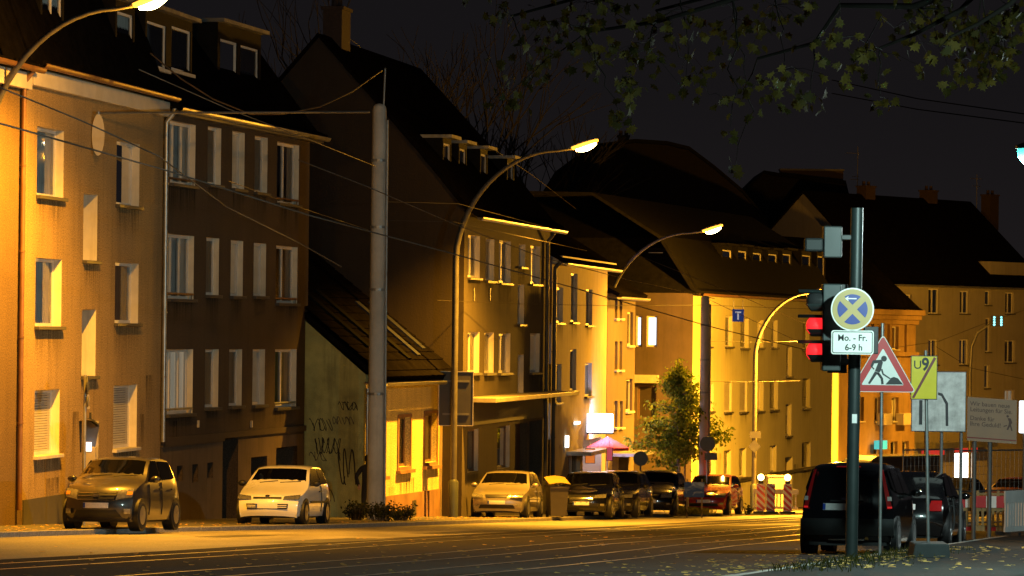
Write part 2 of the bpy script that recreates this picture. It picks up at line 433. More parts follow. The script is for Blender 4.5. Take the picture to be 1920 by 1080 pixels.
def folds(m, a, c, y, b, d, amp=.02, per=.12, mi=0):
    n = max(4, int((c - a) / per * 4)); top = []; bot = []; ph = random.random() * 6
    for i in range(n + 1):
        u = a + (c - a) * i / n; yy_ = y + amp * math.sin(ph + i * math.pi / 2 + .7 * math.sin(i * .37 + ph))
        top.append((u, yy_, d)); bot.append((u, yy_ + .01 * math.sin(i), b))
    m.grid([bot, top], mi)
def window(par, o, rev, kind, mull=1, sill=None, frame_m=None, zo=0., sill_w=.07, lamellen=True, yoff=0.):
    a, b, c, d = o[:4]; fr = .075; y0 = yoff + rev - .09; y1 = yoff + rev - .015
    fm = frame_m or m_white
    f = MB()
    f.box(a, a + fr, y0, y1, b, d); f.box(c - fr, c, y0, y1, b, d); f.box(a + fr, c - fr, y0, y1, b, b + fr); f.box(a + fr, c - fr, y0, y1, d - fr, d)
    for k in range(1, mull + 1):
        if mull: 
            u = a + (c - a) * k / (mull + 1); f.box(u - .04, u + .04, y0 - .008, y1 - .002, b + fr, d - fr)
    wn = f.build('window', fm, par)
    if kind == 'shutter':
        s = MB(); n = int((d - b - 2 * fr) / .055); h = (d - b - 2 * fr) / n
        for k in range(n): s.box(a + fr, c - fr, y0 + .012, y0 + .030, b + fr + k * h, b + fr + (k + 1) * h - .009)
        s.build('roller_shutter', m_shut, wn)
    else:
        p = MB(); p.face([(a + fr, y0 + .03, b + fr), (c - fr, y0 + .03, b + fr), (c - fr, y0 + .03, d - fr), (a + fr, y0 + .03, d - fr)])
        p.build('pane', m_pane, wn)
    if kind in ('net', 'grey', 'orange', 'half', 'lit', 'litw', 'warm'):
        cu = MB(); mt = {'net': m_curt, 'grey': m_curt2, 'orange': m_curt3, 'half': m_curt, 'lit': m_lit, 'litw': m_litw, 'warm': m_litwarm}[kind]
        if kind == 'half':
            w_ = (c - a); folds(cu, a, a + w_ * .30, y1 + .03, b, d); folds(cu, c - w_ * .42, c, y1 + .03, b, d)
        else: folds(cu, a, c, y1 + .03, b, d)
        cu.build('curtain', mt, wn)
    if kind != 'shutter':
        MB().face([(a - .3, y1 + .5, b - .2), (c + .3, y1 + .5, b - .2), (c + .3, y1 + .5, d + .2), (a - .3, y1 + .5, d + .2)])
        bk = MB(); bk.face([(a - .1, y1 + .45, b - .1), (c + .1, y1 + .45, b - .1), (c + .1, y1 + .45, d + .1), (a - .1, y1 + .45, d + .1)])
        bk.build('room_wall', m_dark, wn)
    if sill is not None:
        s = MB(); s.box(a - .05, c + .05, yoff - .11, yoff + rev - .092, b - .075, b + .004)
        s.build('sill', sill, wn, bevel=.01)
    return wn
def roof_slab(prof, u0, u1, th=.14):
    """profile (y, z) polyline, extruded along x as a closed slab"""
    outer = []
    for i, p in enumerate(prof):
        a = Vector(prof[max(i - 1, 0)]); b = Vector(prof[min(i + 1, len(prof) - 1)]); d = (b - a).normalized(); nn = Vector((-d.y, d.x))
        outer.append((p[0] + nn.x * th, p[1] + nn.y * th))
    m = MB(); n = len(prof)
    r0 = [(u0, y, z) for y, z in prof]; r1 = [(u1, y, z) for y, z in prof]; t0 = [(u0, y, z) for y, z in outer]; t1 = [(u1, y, z) for y, z in outer]
    m.grid([r0, r1]); m.grid([t0, t1]); m.grid([r0, t0]); m.grid([r1, t1])
    m.face([r0[0], r1[0], t1[0], t0[0]]); m.face([r0[-1], r1[-1], t1[-1], t0[-1]])
    return m
def half_tube(m, u0, u1, y, z, r, n=8):
    rows = []
    for u in (u0, u1):
        rows.append([(u, y + r * math.cos(math.pi + math.pi * k / n), z + r * math.sin(math.pi + math.pi * k / n)) for k in range(n + 1)])
    m.grid(rows); rows2 = []
    for u in (u0, u1):
        rows2.append([(u, y + (r - .008) * math.cos(math.pi + math.pi * k / n), z + (r - .008) * math.sin(math.pi + math.pi * k / n)) for k in range(n + 1)])
    m.grid(rows2); m.grid([rows[0], rows2[0]]); m.grid([rows[1], rows2[1]]); 
    m.tube([(u0, y - r, z + .004), (u1, y - r, z + .004)], .012, 6)
def grime():
    if 'rain_grime' in MATS: return MATS['rain_grime']
    m = bpy.data.materials.new('rain_grime'); m.use_nodes = True; MATS['rain_grime'] = m
    n, l = m.node_tree.nodes, m.node_tree.links; b = n['Principled BSDF']; b.inputs['Base Color'].default_value = (.022, .017, .012, 1); b.inputs['Roughness'].default_value = .95; b.inputs['Specular IOR Level'].default_value = 0
    t = n.new('ShaderNodeTexCoord'); mp = n.new('ShaderNodeMapping'); mp.inputs['Scale'].default_value = (9, 9, .5); ns = n.new('ShaderNodeTexNoise'); ns.inputs['Scale'].default_value = 1.3; ns.inputs['Detail'].default_value = 6
    l.new(t.outputs['Object'], mp.inputs[0]); l.new(mp.outputs[0], ns.inputs[0])
    sp = n.new('ShaderNodeSeparateXYZ'); l.new(t.outputs['Generated'], sp.inputs[0])
    pw = n.new('ShaderNodeMath'); pw.operation = 'POWER'; pw.inputs[1].default_value = 1.6; l.new(sp.outputs['Z'], pw.inputs[0])
    mr = n.new('ShaderNodeMapRange'); mr.inputs[1].default_value = .42; mr.inputs[2].default_value = .70; mr.inputs[3].default_value = 0; mr.inputs[4].default_value = .75; l.new(ns.outputs[0], mr.inputs[0])
    mu = n.new('ShaderNodeMath'); mu.operation = 'MULTIPLY'; l.new(pw.outputs[0], mu.inputs[0]); l.new(mr.outputs[0], mu.inputs[1]); l.new(mu.outputs[0], b.inputs['Alpha']); return m
class House:
    def __init__(self, name, label, fac, ztop, wall_m, depth=9., prof=None, roof_m=None, base_extra=1.2, u0=0., u1=None, gable_l=True, gable_r=True, over=(.12, .12), side_m=None, rev=.28, cat='building', reveal_m=None):
        self.reveal_m = reveal_m
        self.f = fac; self.u0 = u0; self.u1 = fac.L if u1 is None else u1
        c = fac.A
        self.zb = min(gz(fac.A.y), gz(fac.B.y))
        self.t = thing(name, (c.x, c.y, self.zb), label, cat, fac.rot); self.zt = ztop - self.zb; self.be = base_extra
        self.depth = depth; self.wall_m = wall_m; self.side_m = side_m or wall_m; self.rev = rev
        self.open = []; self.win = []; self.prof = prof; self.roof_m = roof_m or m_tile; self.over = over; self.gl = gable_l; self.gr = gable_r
    def loc(self, px, py, d=0.):
        u, z = self.f.uz(px, py, d); return u, z - self.zb
    def rect(self, xl, yt, xr, yb, d=0.):
        u0, z1 = self.loc(xl, yt, d); u1, _ = self.loc(xr, yt, d); _, z0 = self.loc(xl, yb, d); return [u0, z0, u1, z1]
    def w(self, xl, yt, xr, yb, kind='net', mull=0, sill='d', rev=None, fm=None):
        o = self.rect(xl, yt, xr, yb); r = rev or self.rev; self.open.append(o + [r]); self.win.append((o, r, kind, mull, sill, fm))
    def hole(self, xl, yt, xr, yb, rev=.5, name=None, m=None):
        o = self.rect(xl, yt, xr, yb); o[1] = max(o[1], -self.be + .01); self.open.append(o + [rev, 0])
        b = MB(); b.face([(o[0], rev - .004, o[1]), (o[2], rev - .004, o[1]), (o[2], rev - .004, o[3]), (o[0], rev - .004, o[3])])
        if name: b.build(name, m or m_dark, self.t)
        return o
    def finish(self, top_trim=None, back=True):
        t, u0, u1, D = self.t, self.u0, self.u1, self.depth
        wall_mesh(self.open, u0, u1, -self.be, self.zt, self.rev, mrev=1).build('wall', [self.wall_m, self.reveal_m or self.wall_m], t)
        for o, r, kind, mull, sill, fm in self.win:
            window(t, o, r, kind, mull, {'d': m_sill_d, 'l': m_sill_l, None: None}[sill], fm)
        prof = self.prof
        for flag, u, nm in ((self.gl, u0, 'side_wall'), (self.gr, u1, 'side_wall')):
            if not flag: continue
            poly = [(0.004, -self.be), (D, -self.be), (D, self.zt)] + ([(y, z) for y, z in reversed(prof) if 0.004 < y < D] if prof else []) + [(0.004, self.zt)]
            m = MB(); m.face([(u, y, z) for y, z in poly]); m.build(nm, self.side_m, t)
        if back:
            m = MB(); m.face([(u0, D, -self.be), (u1, D, -self.be), (u1, D, self.zt), (u0, D, self.zt)]); m.build('back_wall', self.side_m, t)
        if prof:
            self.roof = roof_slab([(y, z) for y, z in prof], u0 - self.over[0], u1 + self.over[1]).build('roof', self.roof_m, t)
        return t
    def stains(self, every=1):
        for k, (o, r, kind, mull, sill, fm) in enumerate(self.win):
            if o[1] < .9: continue
            h = random.uniform(.5, 1.0); a, c = o[0] - random.uniform(-.1, .08), o[2] + random.uniform(-.1, .08)
            q = MB(); q.face([(a, -.004, o[1] - .08 - h), (c, -.004, o[1] - .08 - h), (c, -.004, o[1] - .08), (a, -.004, o[1] - .08)]); q.build('rain_stain', grime(), self.t)
        for k in range(5):
            u = random.uniform(self.u0 + .3, self.u1 - .9); w_ = random.uniform(.3, 1.1); h = random.uniform(.8, 2.0)
            z1 = random.uniform(.8, self.zt * .35)
            if any(o[0] - .1 < u + w_ and o[2] + .1 > u and o[1] < z1 and o[3] > z1 - h for o in self.open): continue
            q = MB(); q.face([(u, -.005, z1 - h), (u + w_, -.005, z1 - h), (u + w_, -.005, z1), (u, -.005, z1)]); q.build('rain_stain', grime(), self.t)
    def gutter(self, m=None, u0=None, u1=None, dz=.0, y=-.30, r=.075):
        u0 = self.u0 if u0 is None else u0; u1 = self.u1 if u1 is None else u1
        g_ = MB(); half_tube(g_, u0, u1, y, self.zt + dz, r); return g_.build('gutter', m or m_zinc, self.t, smooth=50)
    def pipe(self, px, ytop, ybot, r=.05, m=None, y=-.09, bend=True, name='downpipe'):
        u, z1 = self.loc(px, ytop); _, z0 = self.loc(px, ybot); p = []
        if bend: p = [(u, -.30, z1 + .28), (u, -.28, z1 + .18), (u, y, z1 - .05)]
        p += [(u, y, z1 - .2), (u, y, z0)]
        o = MB().tube(p, r, 10).build(name, m or m_zinc, self.t, smooth=50)
        for k in range(1, 5):
            zz = z0 + (z1 - z0) * k / 5
            MB().lathe([(r + .012, zz), (r + .012, zz + .04)], lambda x, yy_, h: (u + x, y + yy_, h), 10).build('pipe_bracket', m or m_zinc, o)
        return o
    def dormer(self, rects, d, kind='net', roof_drop=.25, cheek=1.6, mull=0, top=.25, sill=m_sill_l, wall_m=None, name='dormer', side=.14, fm=None, lip=.22, roof_m=None):
        """flat-roofed dormer; its front stands d inside the facade plane"""
        rs = [self.rect(*r_, d=d) for r_ in rects]
        # rect() measured in the plane at depth d: same local x, z
        a = min(r_[0] for r_ in rs) - side; c = max(r_[2] for r_ in rs) + side; b = min(r_[1] for r_ in rs) - .12; h = max(r_[3] for r_ in rs) + top
        m = MB(); ops = [r_ + [.10] for r_ in rs]
        wall_mesh(ops, a, c, b, h, .10, m)
        m.v = [(x, y + d, z) for x, y, z in m.v]
        m.face([(a, d, b), (a, d + cheek, b), (a, d + cheek, h), (a, d, h)]); m.face([(c, d, b), (c, d + cheek, b), (c, d + cheek, h), (c, d, h)])
        dm = m.build(name, wall_m or self.roof_m, self.t)
        rf = MB(); rf.box(a - .12, c + .12, d - lip, d + cheek + .6, h, h + .10); rf.build('dormer_roof', roof_m or m_zinc, dm)
        for r_ in rs:
            fr = MB(); fr_ = .06; y0 = d + .03
            for q in ((r_[0], r_[0] + fr_, r_[1], r_[3]), (r_[2] - fr_, r_[2], r_[1], r_[3]), (r_[0] + fr_, r_[2] - fr_, r_[1], r_[1] + fr_), (r_[0] + fr_, r_[2] - fr_, r_[3] - fr_, r_[3])):
                fr.box(q[0], q[1], y0, y0 + .06, q[2], q[3])
            for k in range(1, mull + 1):
                u = r_[0] + (r_[2] - r_[0]) * k / (mull + 1); fr.box(u - .035, u + .035, y0, y0 + .055, r_[1] + fr_, r_[3] - fr_)
            fr.build('window_frame', fm or m_white, dm)
            p = MB(); p.face([(r_[0] + fr_, y0 + .03, r_[1] + fr_), (r_[2] - fr_, y0 + .03, r_[1] + fr_), (r_[2] - fr_, y0 + .03, r_[3] - fr_), (r_[0] + fr_, y0 + .03, r_[3] - fr_)]); p.build('pane', m_pane, dm)
            if kind != 'dark':
                cu = MB(); folds(cu, r_[0], r_[2], y0 + .09, r_[1], r_[3]); cu.build('curtain', {'net': m_curt, 'grey': m_curt2, 'warm': m_litwarm, 'litw': m_litw, 'lit': m_lit}[kind], dm)
            else:
                p = MB(); p.face([(r_[0], y0 + .4, r_[1]), (r_[2], y0 + .4, r_[1]), (r_[2], y0 + .4, r_[3]), (r_[0], y0 + .4, r_[3])]); p.build('room_wall', m_dark, dm)
            if sill:
                s = MB(); s.box(r_[0] - .08, r_[2] + .08, d - .12, d + .028, r_[1] - .09, r_[1] - .005); s.build('sill', sill, dm)
        return dm
def chimney(par, x, y, z, w_, d_, h, m=None, parts=2):
    b = MB(); b.box(x - w_ / 2, x + w_ / 2, y - d_ / 2, y + d_ / 2, z - 1.5, z + h); b.box(x - w_ / 2 - .06, x + w_ / 2 + .06, y - d_ / 2 - .06, y + d_ / 2 + .06, z + h, z + h + .1)
    for k in range(parts):
        xx = x - w_ / 2 + w_ * (k + .5) / parts; b.lathe([(.11, z + h + .1), (.10, z + h + .38)], lambda a, c, hh: (xx + a, y + c, hh), 8)
    return b.build('chimney', m or mat('chimney_brick', (.045, .028, .022), rough=.85, var=.35, scale=9, bump=.4), par)
def gable_prof(D, zt, h, over=.35, backover=.3, n=1):
    s = h / (D / 2); return [(-over, zt - over * s * .55), (0, zt + .02), (D / 2, zt + h), (D, zt + .02), (D + backover, zt - backover * s)]

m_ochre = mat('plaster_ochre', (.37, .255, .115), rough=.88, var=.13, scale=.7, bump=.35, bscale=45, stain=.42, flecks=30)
m_cream = mat('cornice_cream', (.62, .56, .45), rough=.7, var=.12)
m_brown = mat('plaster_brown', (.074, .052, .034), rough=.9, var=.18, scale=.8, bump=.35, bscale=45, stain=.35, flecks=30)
m_base = mat('plaster_basement', (.14, .10, .065), rough=.9, var=.25, scale=.9, bump=.35, bscale=40, stain=.4)
m_yel = mat('plaster_yellow', (.72, .61, .24), rough=.88, var=.14, scale=.6, bump=.3, bscale=40, stain=.35, flecks=30)
m_grimy = mat('plaster_grimy', (.42, .42, .16), rough=.9, var=.45, scale=.7, bump=.5, bscale=25, stain=.55)
m_plinth = mat('plinth_brown', (.30, .17, .09), rough=.85, var=.3, scale=1.5, bump=.4, stain=.3)
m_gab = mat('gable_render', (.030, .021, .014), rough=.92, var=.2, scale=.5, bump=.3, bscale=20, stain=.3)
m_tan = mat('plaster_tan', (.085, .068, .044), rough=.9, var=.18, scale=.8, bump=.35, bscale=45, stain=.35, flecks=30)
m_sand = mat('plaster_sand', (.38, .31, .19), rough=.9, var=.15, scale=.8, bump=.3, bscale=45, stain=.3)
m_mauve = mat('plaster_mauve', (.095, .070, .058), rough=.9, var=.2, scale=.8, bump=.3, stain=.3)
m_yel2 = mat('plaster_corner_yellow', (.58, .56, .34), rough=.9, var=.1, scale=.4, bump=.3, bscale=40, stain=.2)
m_orn = mat('stucco_orange', (.30, .20, .10), rough=.85, var=.2, scale=.8, bump=.3, stain=.3)
m_far = mat('plaster_far', (.31, .29, .26), rough=.9, var=.15, scale=.4, bump=.2, stain=.25)

# ---- 1: ochre house, left edge
F1 = Fac(44, 87.1, 302, 76.0)
zt = F1.uz(302, 186)[1]
H1 = House('apartment_house', 'ochre rendered house with deep window recesses behind the silver-grey hatchback', F1, zt, m_ochre, depth=10,
           gable_r=False, over=(0, 0), reveal_m=m_reveal)
z_ = H1.zt
H1.prof = [(-.34, z_ - .02), (.02, z_ + .06), (1.5, z_ + 3.9), (5, z_ + 5.6), (9.9, z_ + .1)]
for a in ((70, 236, 120, 366, 'net'), (219, 262, 262, 383, 'litw'), (67, 483, 116, 612, 'net'), (216, 491, 260, 606, 'orange')): H1.w(*a, mull=0, sill='d')
for a in ((65, 732, 112, 856, 'shutter'), (213, 723, 257, 843, 'shutter')): H1.w(*a, mull=0, sill='l')
for a in ((157, 362, 183, 488), (154, 580, 180, 706)): H1.w(*a, 'grey', 0, 'd', rev=.55)
H1.finish()
u1 = F1.L; H1.stains()
MB().box(.03, u1 - .01, -.16, -.002, z_ - .42, z_ - .06).build('cornice', m_cream, H1.t, bevel=.02)
H1.gutter(m_copper, 0, u1 - .05, dz=.03, y=-.36, r=.09)
H1.pipe(38, 150, 955, .055, m_copper)
_pl = H1.loc(60, 935)[1]
MB().box(.02, u1, -.03, .0, -.6, _pl).build('plinth', m_sill_d, H1.t)
H1.dormer([(80, -30, 117, 106)], .35, 'net', mull=1, wall_m=m_slate)
H1.dormer([(220, 20, 250, 140)], .35, 'net', mull=0, wall_m=m_slate)
H1.dormer([(276, 38, 312, 122), (322, 48, 358, 130)], .45, 'grey', mull=0, wall_m=m_slate)
_u, _z = H1.loc(165, 766)
text_mesh('2', .48, m_cream, H1.t, lambda x, y: (_u + x, -.006, _z + y), bold=.012, name='house_number')
# ---- 0: its neighbour at the very edge
F0 = Fac.__new__(Fac).set(F1.A - F1.e * 14, F1.A - F1.e * .02)
H0 = House('apartment_house', 'orange lit house cut off by the left edge, beyond the copper downpipe', F0, zt - .12, mat('plaster_orange', (.15, .095, .04), rough=.88, var=.13, scale=.7, bump=.35, bscale=45, stain=.25, flecks=30), depth=10, gable_r=False, over=(0, 0))
H0.prof = [(-.34, H0.zt - .02), (.02, H0.zt + .06), (1.5, H0.zt + 3.9), (5, H0.zt + 5.6), (9.9, H0.zt + .1)]
H0.finish(); H0.gutter(m_copper, 0, 14, dz=.03, y=-.36, r=.09)
MB().box(0, F0.L - .06, -.16, -.002, H0.zt - .42, H0.zt - .06).build('cornice', m_cream, H0.t, bevel=.02)
# ---- 2: brown house with five windows per floor
F2 = Fac(302, 76.0, 576, 66.1)
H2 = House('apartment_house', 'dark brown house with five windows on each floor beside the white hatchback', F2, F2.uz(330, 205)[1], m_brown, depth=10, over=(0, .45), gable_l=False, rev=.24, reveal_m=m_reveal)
z_ = H2.zt
H2.prof = [(-.36, z_ - .06), (.02, z_ + .10), (1.7, z_ + 2.3), (5, z_ + 3.6), (9.9, z_ + .1)]
K = ['net', 'grey', 'net', 'grey', 'half', 'net', 'grey', 'grey', 'grey', 'half', 'litw', 'grey', 'grey', 'grey', 'half']
RW = [(318, 225, 367, 343), (390, 236, 415, 345), (436, 245, 459, 353), (478, 254, 502, 360), (520, 265, 561, 380),
      (314, 438, 364, 560), (387, 445, 411, 553), (433, 450, 456, 555), (476, 455, 499, 555), (518, 460, 558, 568),
      (312, 655, 362, 778), (385, 655, 410, 765), (430, 655, 454, 762), (474, 655, 497, 760), (516, 655, 556, 765)]
for i, r_ in enumerate(RW): H2.w(*r_, K[i], mull=(2 if i % 5 == 0 else 1 if i % 5 == 4 else 0), sill='d')
eo = H2.hole(417, 822, 446, 985, .9, 'entrance_recess', mat('door_dark', (.05, .035, .025), rough=.6))
for i_, r_ in enumerate(((331, 874, 342, 902), (360, 871, 371, 905), (388, 868, 399, 897))): H2.hole(*r_, .35, 'vent_opening')
H2.hole(470, 858, 500, 905, .45, 'cellar_window', m_dark)
go = H2.hole(517, 840, 557, 985, .6, 'garage_door', mat('garage_door_paint', (.045, .035, .03), rough=.5))
H2.finish()
H2.stains()
for i in (0, 4, 5, 9, 10, 14):
    o = H2.win[i][0]
    rl = MB(); rl.tube([(o[0] - .02, .02, o[1] + .13), (o[2] + .02, .02, o[1] + .13)], .03, 8)
    for k in range(2): rl.tube([(o[0] + .1 + k * (o[2] - o[0] - .2), .02, o[1]), (o[0] + .1 + k * (o[2] - o[0] - .2), .02, o[1] + .13)], .012, 6)
    rl.build('window_rail', m_zinc if i > 9 else m_copper, H2.t, smooth=40)
ub, zb_ = H2.loc(420, 818)
band = MB(); band.box(.02, eo[0], -.07, .0, zb_ - .12, zb_ + .10); band.box(eo[0], F2.L, -.07, .0, zb_ - .05, zb_ + .10); band.build('string_course', mat('band_dark', (.07, .05, .035), rough=.8), H2.t)
lw = MB(); ops = [o for o in H2.open if o[1] < zb_ - .4 and o[3] < zb_ + .1]
wall_mesh([[o[0], o[1], o[2], o[3], .001] for o in ops], .02, F2.L - .02, -1.15, zb_ - .125, .001, lw); lw.v = [(x, y - .012, z) for x, y, z in lw.v]
lw.build('basement_render', m_base, H2.t)
H2.gutter(m_zinc, -.0, F2.L + .45, dz=-.02, y=-.40, r=.10)
MB().box(.05, F2.L + .4, -.30, -.002, z_ - .16, z_ - .07).build('eaves_soffit', m_sill_d, H2.t)
H2.pipe(306, 225, 828, .06, m_zinc)
H2.dormer([(413, 72, 445, 152), (451, 84, 485, 163)], .9, 'half' if False else 'net', mull=0, wall_m=m_slate, top=.42, side=.22, sill=m_sill_l)
for pxs in (370, 470):
    _a = H2.loc(pxs, 800); MB().box(_a[0] - .035, _a[0] + .035, -.05, -.001, _a[1] - .02, _a[1] + .16).build('house_lamp', m_cream, H2.t)
# ---- 3: low yellow house with a graffiti gable
cF2 = F2.pt(F2.L)
n2 = F2.n
A3 = P(685, 800, 66.6); A3 = Vector((A3.x, A3.y)); B3_ = P(828, 800, 62.1); B3_ = Vector((B3_.x, B3_.y))
F3 = Fac.__new__(Fac).set(A3, B3_)
H3 = House('cottage', 'low yellow house with tiled roof and graffiti covered gable', F3, F3.uz(700, 702)[1], m_yel, depth=8.5, side_m=m_grimy, over=(.10, .05), gable_r=False, rev=.24)
z_ = H3.zt; sl = .80
H3.prof = [(-.55, z_ - .20), (0.0, z_ + .12), (5.2, z_ + .12 + 5.2 * sl), (8.5, z_ + .12 + 1.9 * sl)]
H3.w(709, 792, 721, 888, 'net', 0, None, fm=m_wood); H3.w(747, 783, 769, 876, 'grey', 0, None, fm=m_wood); H3.w(796, 776, 819, 868, 'net', 0, None, fm=m_wood)
H3.finish()
H3.stains()
for o, *_r in H3.win:
    fr = MB(); e = .09
    fr.box(o[0] - e, o[0], -.035, .0, o[1] - e, o[3] + e); fr.box(o[2], o[2] + e, -.035, .0, o[1] - e, o[3] + e); fr.box(o[0], o[2], -.035, .0, o[3], o[3] + e); fr.box(o[0], o[2], -.05, .0, o[1] - e, o[1])
    fr.build('window_surround', m_plinth, H3.t)
    MB().box(o[0] - .16, o[2] + .16, -.14, .0, o[1] - e - .10, o[1] - e - .002).build('sill', m_plinth, H3.t)
zp0, zp1 = H3.loc(713, 938)[1], H3.loc(820, 911)[1]
pl = MB(); pl.prism([(.02, -1.0), (F3.L - .25, -1.0), (F3.L - .25, (zp0 + zp1) / 2), (.02, (zp0 + zp1) / 2)], lambda a, b, d: (a, d, b), -.06, 0.0); pl.build('plinth', m_plinth, H3.t)
MB().box(F3.L - .22, F3.L + .12, -.09, .02, -1, z_ - .35).build('corner_pilaster', m_sand, H3.t)
MB().box(1.9 + 2.4, 1.9 + 2.72, -.085, -.055, .15, .62).build('cellar_vent', m_sill_d, H3.t)
H3.gutter(m_zinc, -.15, F3.L + 1.0, dz=-.24, y=-.62, r=.085)
MB().box(-.1, F3.L, -.52, -.002, z_ - .26, z_ - .2).build('eaves_board', mat('eaves_wood', (.14, .10, .07), rough=.8), H3.t)
H3.pipe(684, 715, 940, .05, m_zinc, bend=False)
# tile courses and roof windows on the slope
rs_ = math.hypot(1, sl)
def on_roof(u, t, lift):   # t metres up the slope from y=-.55
    y = -.55 + t / rs_; return (u, y - lift * sl / rs_, z_ - .20 + .12 * min(1, max(0, (y + .55) / .55)) * 0 + (y + .55) * (sl if y > 0 else sl * .727) + (0 if y <= 0 else -.12 * 0) + lift / rs_)
nrow = 20
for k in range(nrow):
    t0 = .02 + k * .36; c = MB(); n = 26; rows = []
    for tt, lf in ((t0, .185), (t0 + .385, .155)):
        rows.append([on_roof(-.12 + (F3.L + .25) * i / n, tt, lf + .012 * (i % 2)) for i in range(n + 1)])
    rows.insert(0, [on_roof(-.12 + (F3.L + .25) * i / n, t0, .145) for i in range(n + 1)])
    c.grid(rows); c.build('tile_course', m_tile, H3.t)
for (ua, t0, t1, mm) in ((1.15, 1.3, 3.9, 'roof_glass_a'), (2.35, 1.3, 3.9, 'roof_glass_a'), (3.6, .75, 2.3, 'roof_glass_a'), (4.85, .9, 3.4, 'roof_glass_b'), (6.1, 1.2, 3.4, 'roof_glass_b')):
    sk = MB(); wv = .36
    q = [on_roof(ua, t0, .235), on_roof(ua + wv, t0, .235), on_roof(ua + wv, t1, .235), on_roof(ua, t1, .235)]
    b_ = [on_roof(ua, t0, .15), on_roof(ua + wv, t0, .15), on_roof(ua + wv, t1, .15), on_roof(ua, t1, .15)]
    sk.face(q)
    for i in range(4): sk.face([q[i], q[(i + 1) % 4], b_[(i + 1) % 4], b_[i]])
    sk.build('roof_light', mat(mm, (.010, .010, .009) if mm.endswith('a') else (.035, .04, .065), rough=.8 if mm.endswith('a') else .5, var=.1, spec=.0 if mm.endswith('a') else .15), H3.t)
# graffiti on the gable (spray paint strokes, on the side wall at x = 0)
def graffiti(seed, y0, z0, w_, h, n, col, wd=.035):
    rn = random.Random(seed); m = MB()
    for k in range(n):
        cx = y0 + w_ * (k + .5) / n; hw = w_ / n * .62; pts = []
        ph = rn.random() * 6; a1 = rn.uniform(.6, 1.3); fr_ = rn.choice((1.0, 1.5, 2.0))
        for i in range(15):
            t = i / 14 * 2 * math.pi * fr_ * .5
            pts.append((cx + hw * math.cos(t * a1 + ph) * rn.uniform(.85, 1.1), z0 + h * (.5 + .5 * math.sin(t * 1.7 + ph * 1.3)) + rn.uniform(-.02, .02)))
        for (ya, za), (yb, zb2) in zip(pts, pts[1:]):
            dx, dz = yb - ya, zb2 - za; l_ = math.hypot(dx, dz) or 1; nx, nz = -dz / l_ * wd / 2, dx / l_ * wd / 2
            m.face([(-.004 - k * .0004, ya + nx, za + nz), (-.004 - k * .0004, yb + nx, zb2 + nz), (-.004 - k * .0004, yb - nx, zb2 - nz), (-.004 - k * .0004, ya - nx, za - nz)])
    m.build('graffiti', col, H3.t)
m_gr = mat('spray_paint_black', (.015, .014, .013), rough=.6, var=0); m_gr2 = mat('spray_paint_faded', (.09, .075, .05), rough=.8, var=0)
# gable plane: local y runs from the street corner (right in view) to the back (left)
graffiti(3, .28, 1.25, .50, 1.0, 3, m_gr, .035); graffiti(5, .75, 2.1, .85, .45, 5, m_gr, .022); graffiti(8, 1.0, 2.75, .7, .34, 4, m_gr, .02)
graffiti(11, .35, 2.95, .6, .2, 5, m_gr2, .02); graffiti(13, .25, 3.35, .55, .22, 4, m_gr, .02); graffiti(17, 1.15, 1.9, .5, .24, 3, m_gr2, .02); graffiti(21, .9, .75, .7, .34, 4, m_gr2, .022)

# ---- 4: tall tan house with the big blind gable
F4 = Fac(868, 62.3, 1029, 55.0)
G4 = perp_fac(F4, 0, 12)
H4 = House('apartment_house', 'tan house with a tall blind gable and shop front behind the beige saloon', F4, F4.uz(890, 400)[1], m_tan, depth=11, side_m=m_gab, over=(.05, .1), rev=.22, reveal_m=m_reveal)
z_ = H4.zt
apd, apz = G4.uz(598, 70); apd = 12 - apd; apz -= H4.zb
D4 = 2 * apd
H4.depth = D4
H4.prof = [(-.40, z_ - .15), (.02, z_ + .10), (1.4, z_ + .10 + (apz - z_) * 1.4 / apd * 1.02), (apd, apz), (D4 - .05, z_ + .1)]
for a in ((878, 440, 900, 520), (911, 447, 927, 526), (936, 450, 958, 530)): H4.w(*a, 'net', 1 if a[0] != 911 else 0, 'd')
H4.w(973, 457, 985, 500, 'grey', 0, 'd'); H4.w(995, 460, 1013, 532, 'net', 1, 'd')
H4.w(971, 533, 983, 608, 'grey', 0, 'd'); H4.w(971, 665, 982, 738, 'grey', 0, 'd')
for a in ((877, 622, 899, 700), (909, 623, 926, 700), (935, 625, 957, 700), (994, 625, 1012, 699)): H4.w(*a, 'grey' if a[0] == 935 else 'net', 1 if a[0] in (877, 935) else 0, 'd')
m_shop = mat('shop_panel', (.14, .10, .075), rough=.7, var=.25)
for a in ((877, 806, 897, 886), (933, 800, 956, 880)): H4.w(*a, 'dark', 0, None, fm=m_wood)
H4.hole(966, 795, 989, 965, .25, 'shop_door', mat('door_brown', (.10, .06, .035), rough=.5)); H4.hole(993, 790, 1017, 965, .7, 'passage', m_dark)
H4.finish()
H4.stains()
ua, za = H4.loc(880, 752)
MB().box(-.1, F4.L + .05, -1.05, .0, za - .02, za + .12).build('canopy', mat('canopy_tin', (.40, .36, .28), rough=.5, metal=.3, var=.3), H4.t, bevel=.015)
MB().box(.05, F4.L - .3, -.06, .0, za - .75, za - .025).build('shop_fascia', mat('fascia_dark', (.05, .04, .035), rough=.5), H4.t)
H4.gutter(m_zinc, .1, F4.L + .35, dz=-.16, y=-.46, r=.10)
H4.pipe(1022, 450, 900, .06, m_sill_d)
for a in ((832, 268, 845, 330), (862, 278, 874, 340), (902, 288, 913, 345), (952, 306, 963, 358)):
    H4.dormer([a], 1.15 if a[0] < 900 else 1.0, 'net', cheek=1.5, top=.15, side=.10, wall_m=m_slate, lip=.3)
chimney(H4.t, 2.2, apd, apz, 1.1, .6, 1.0)
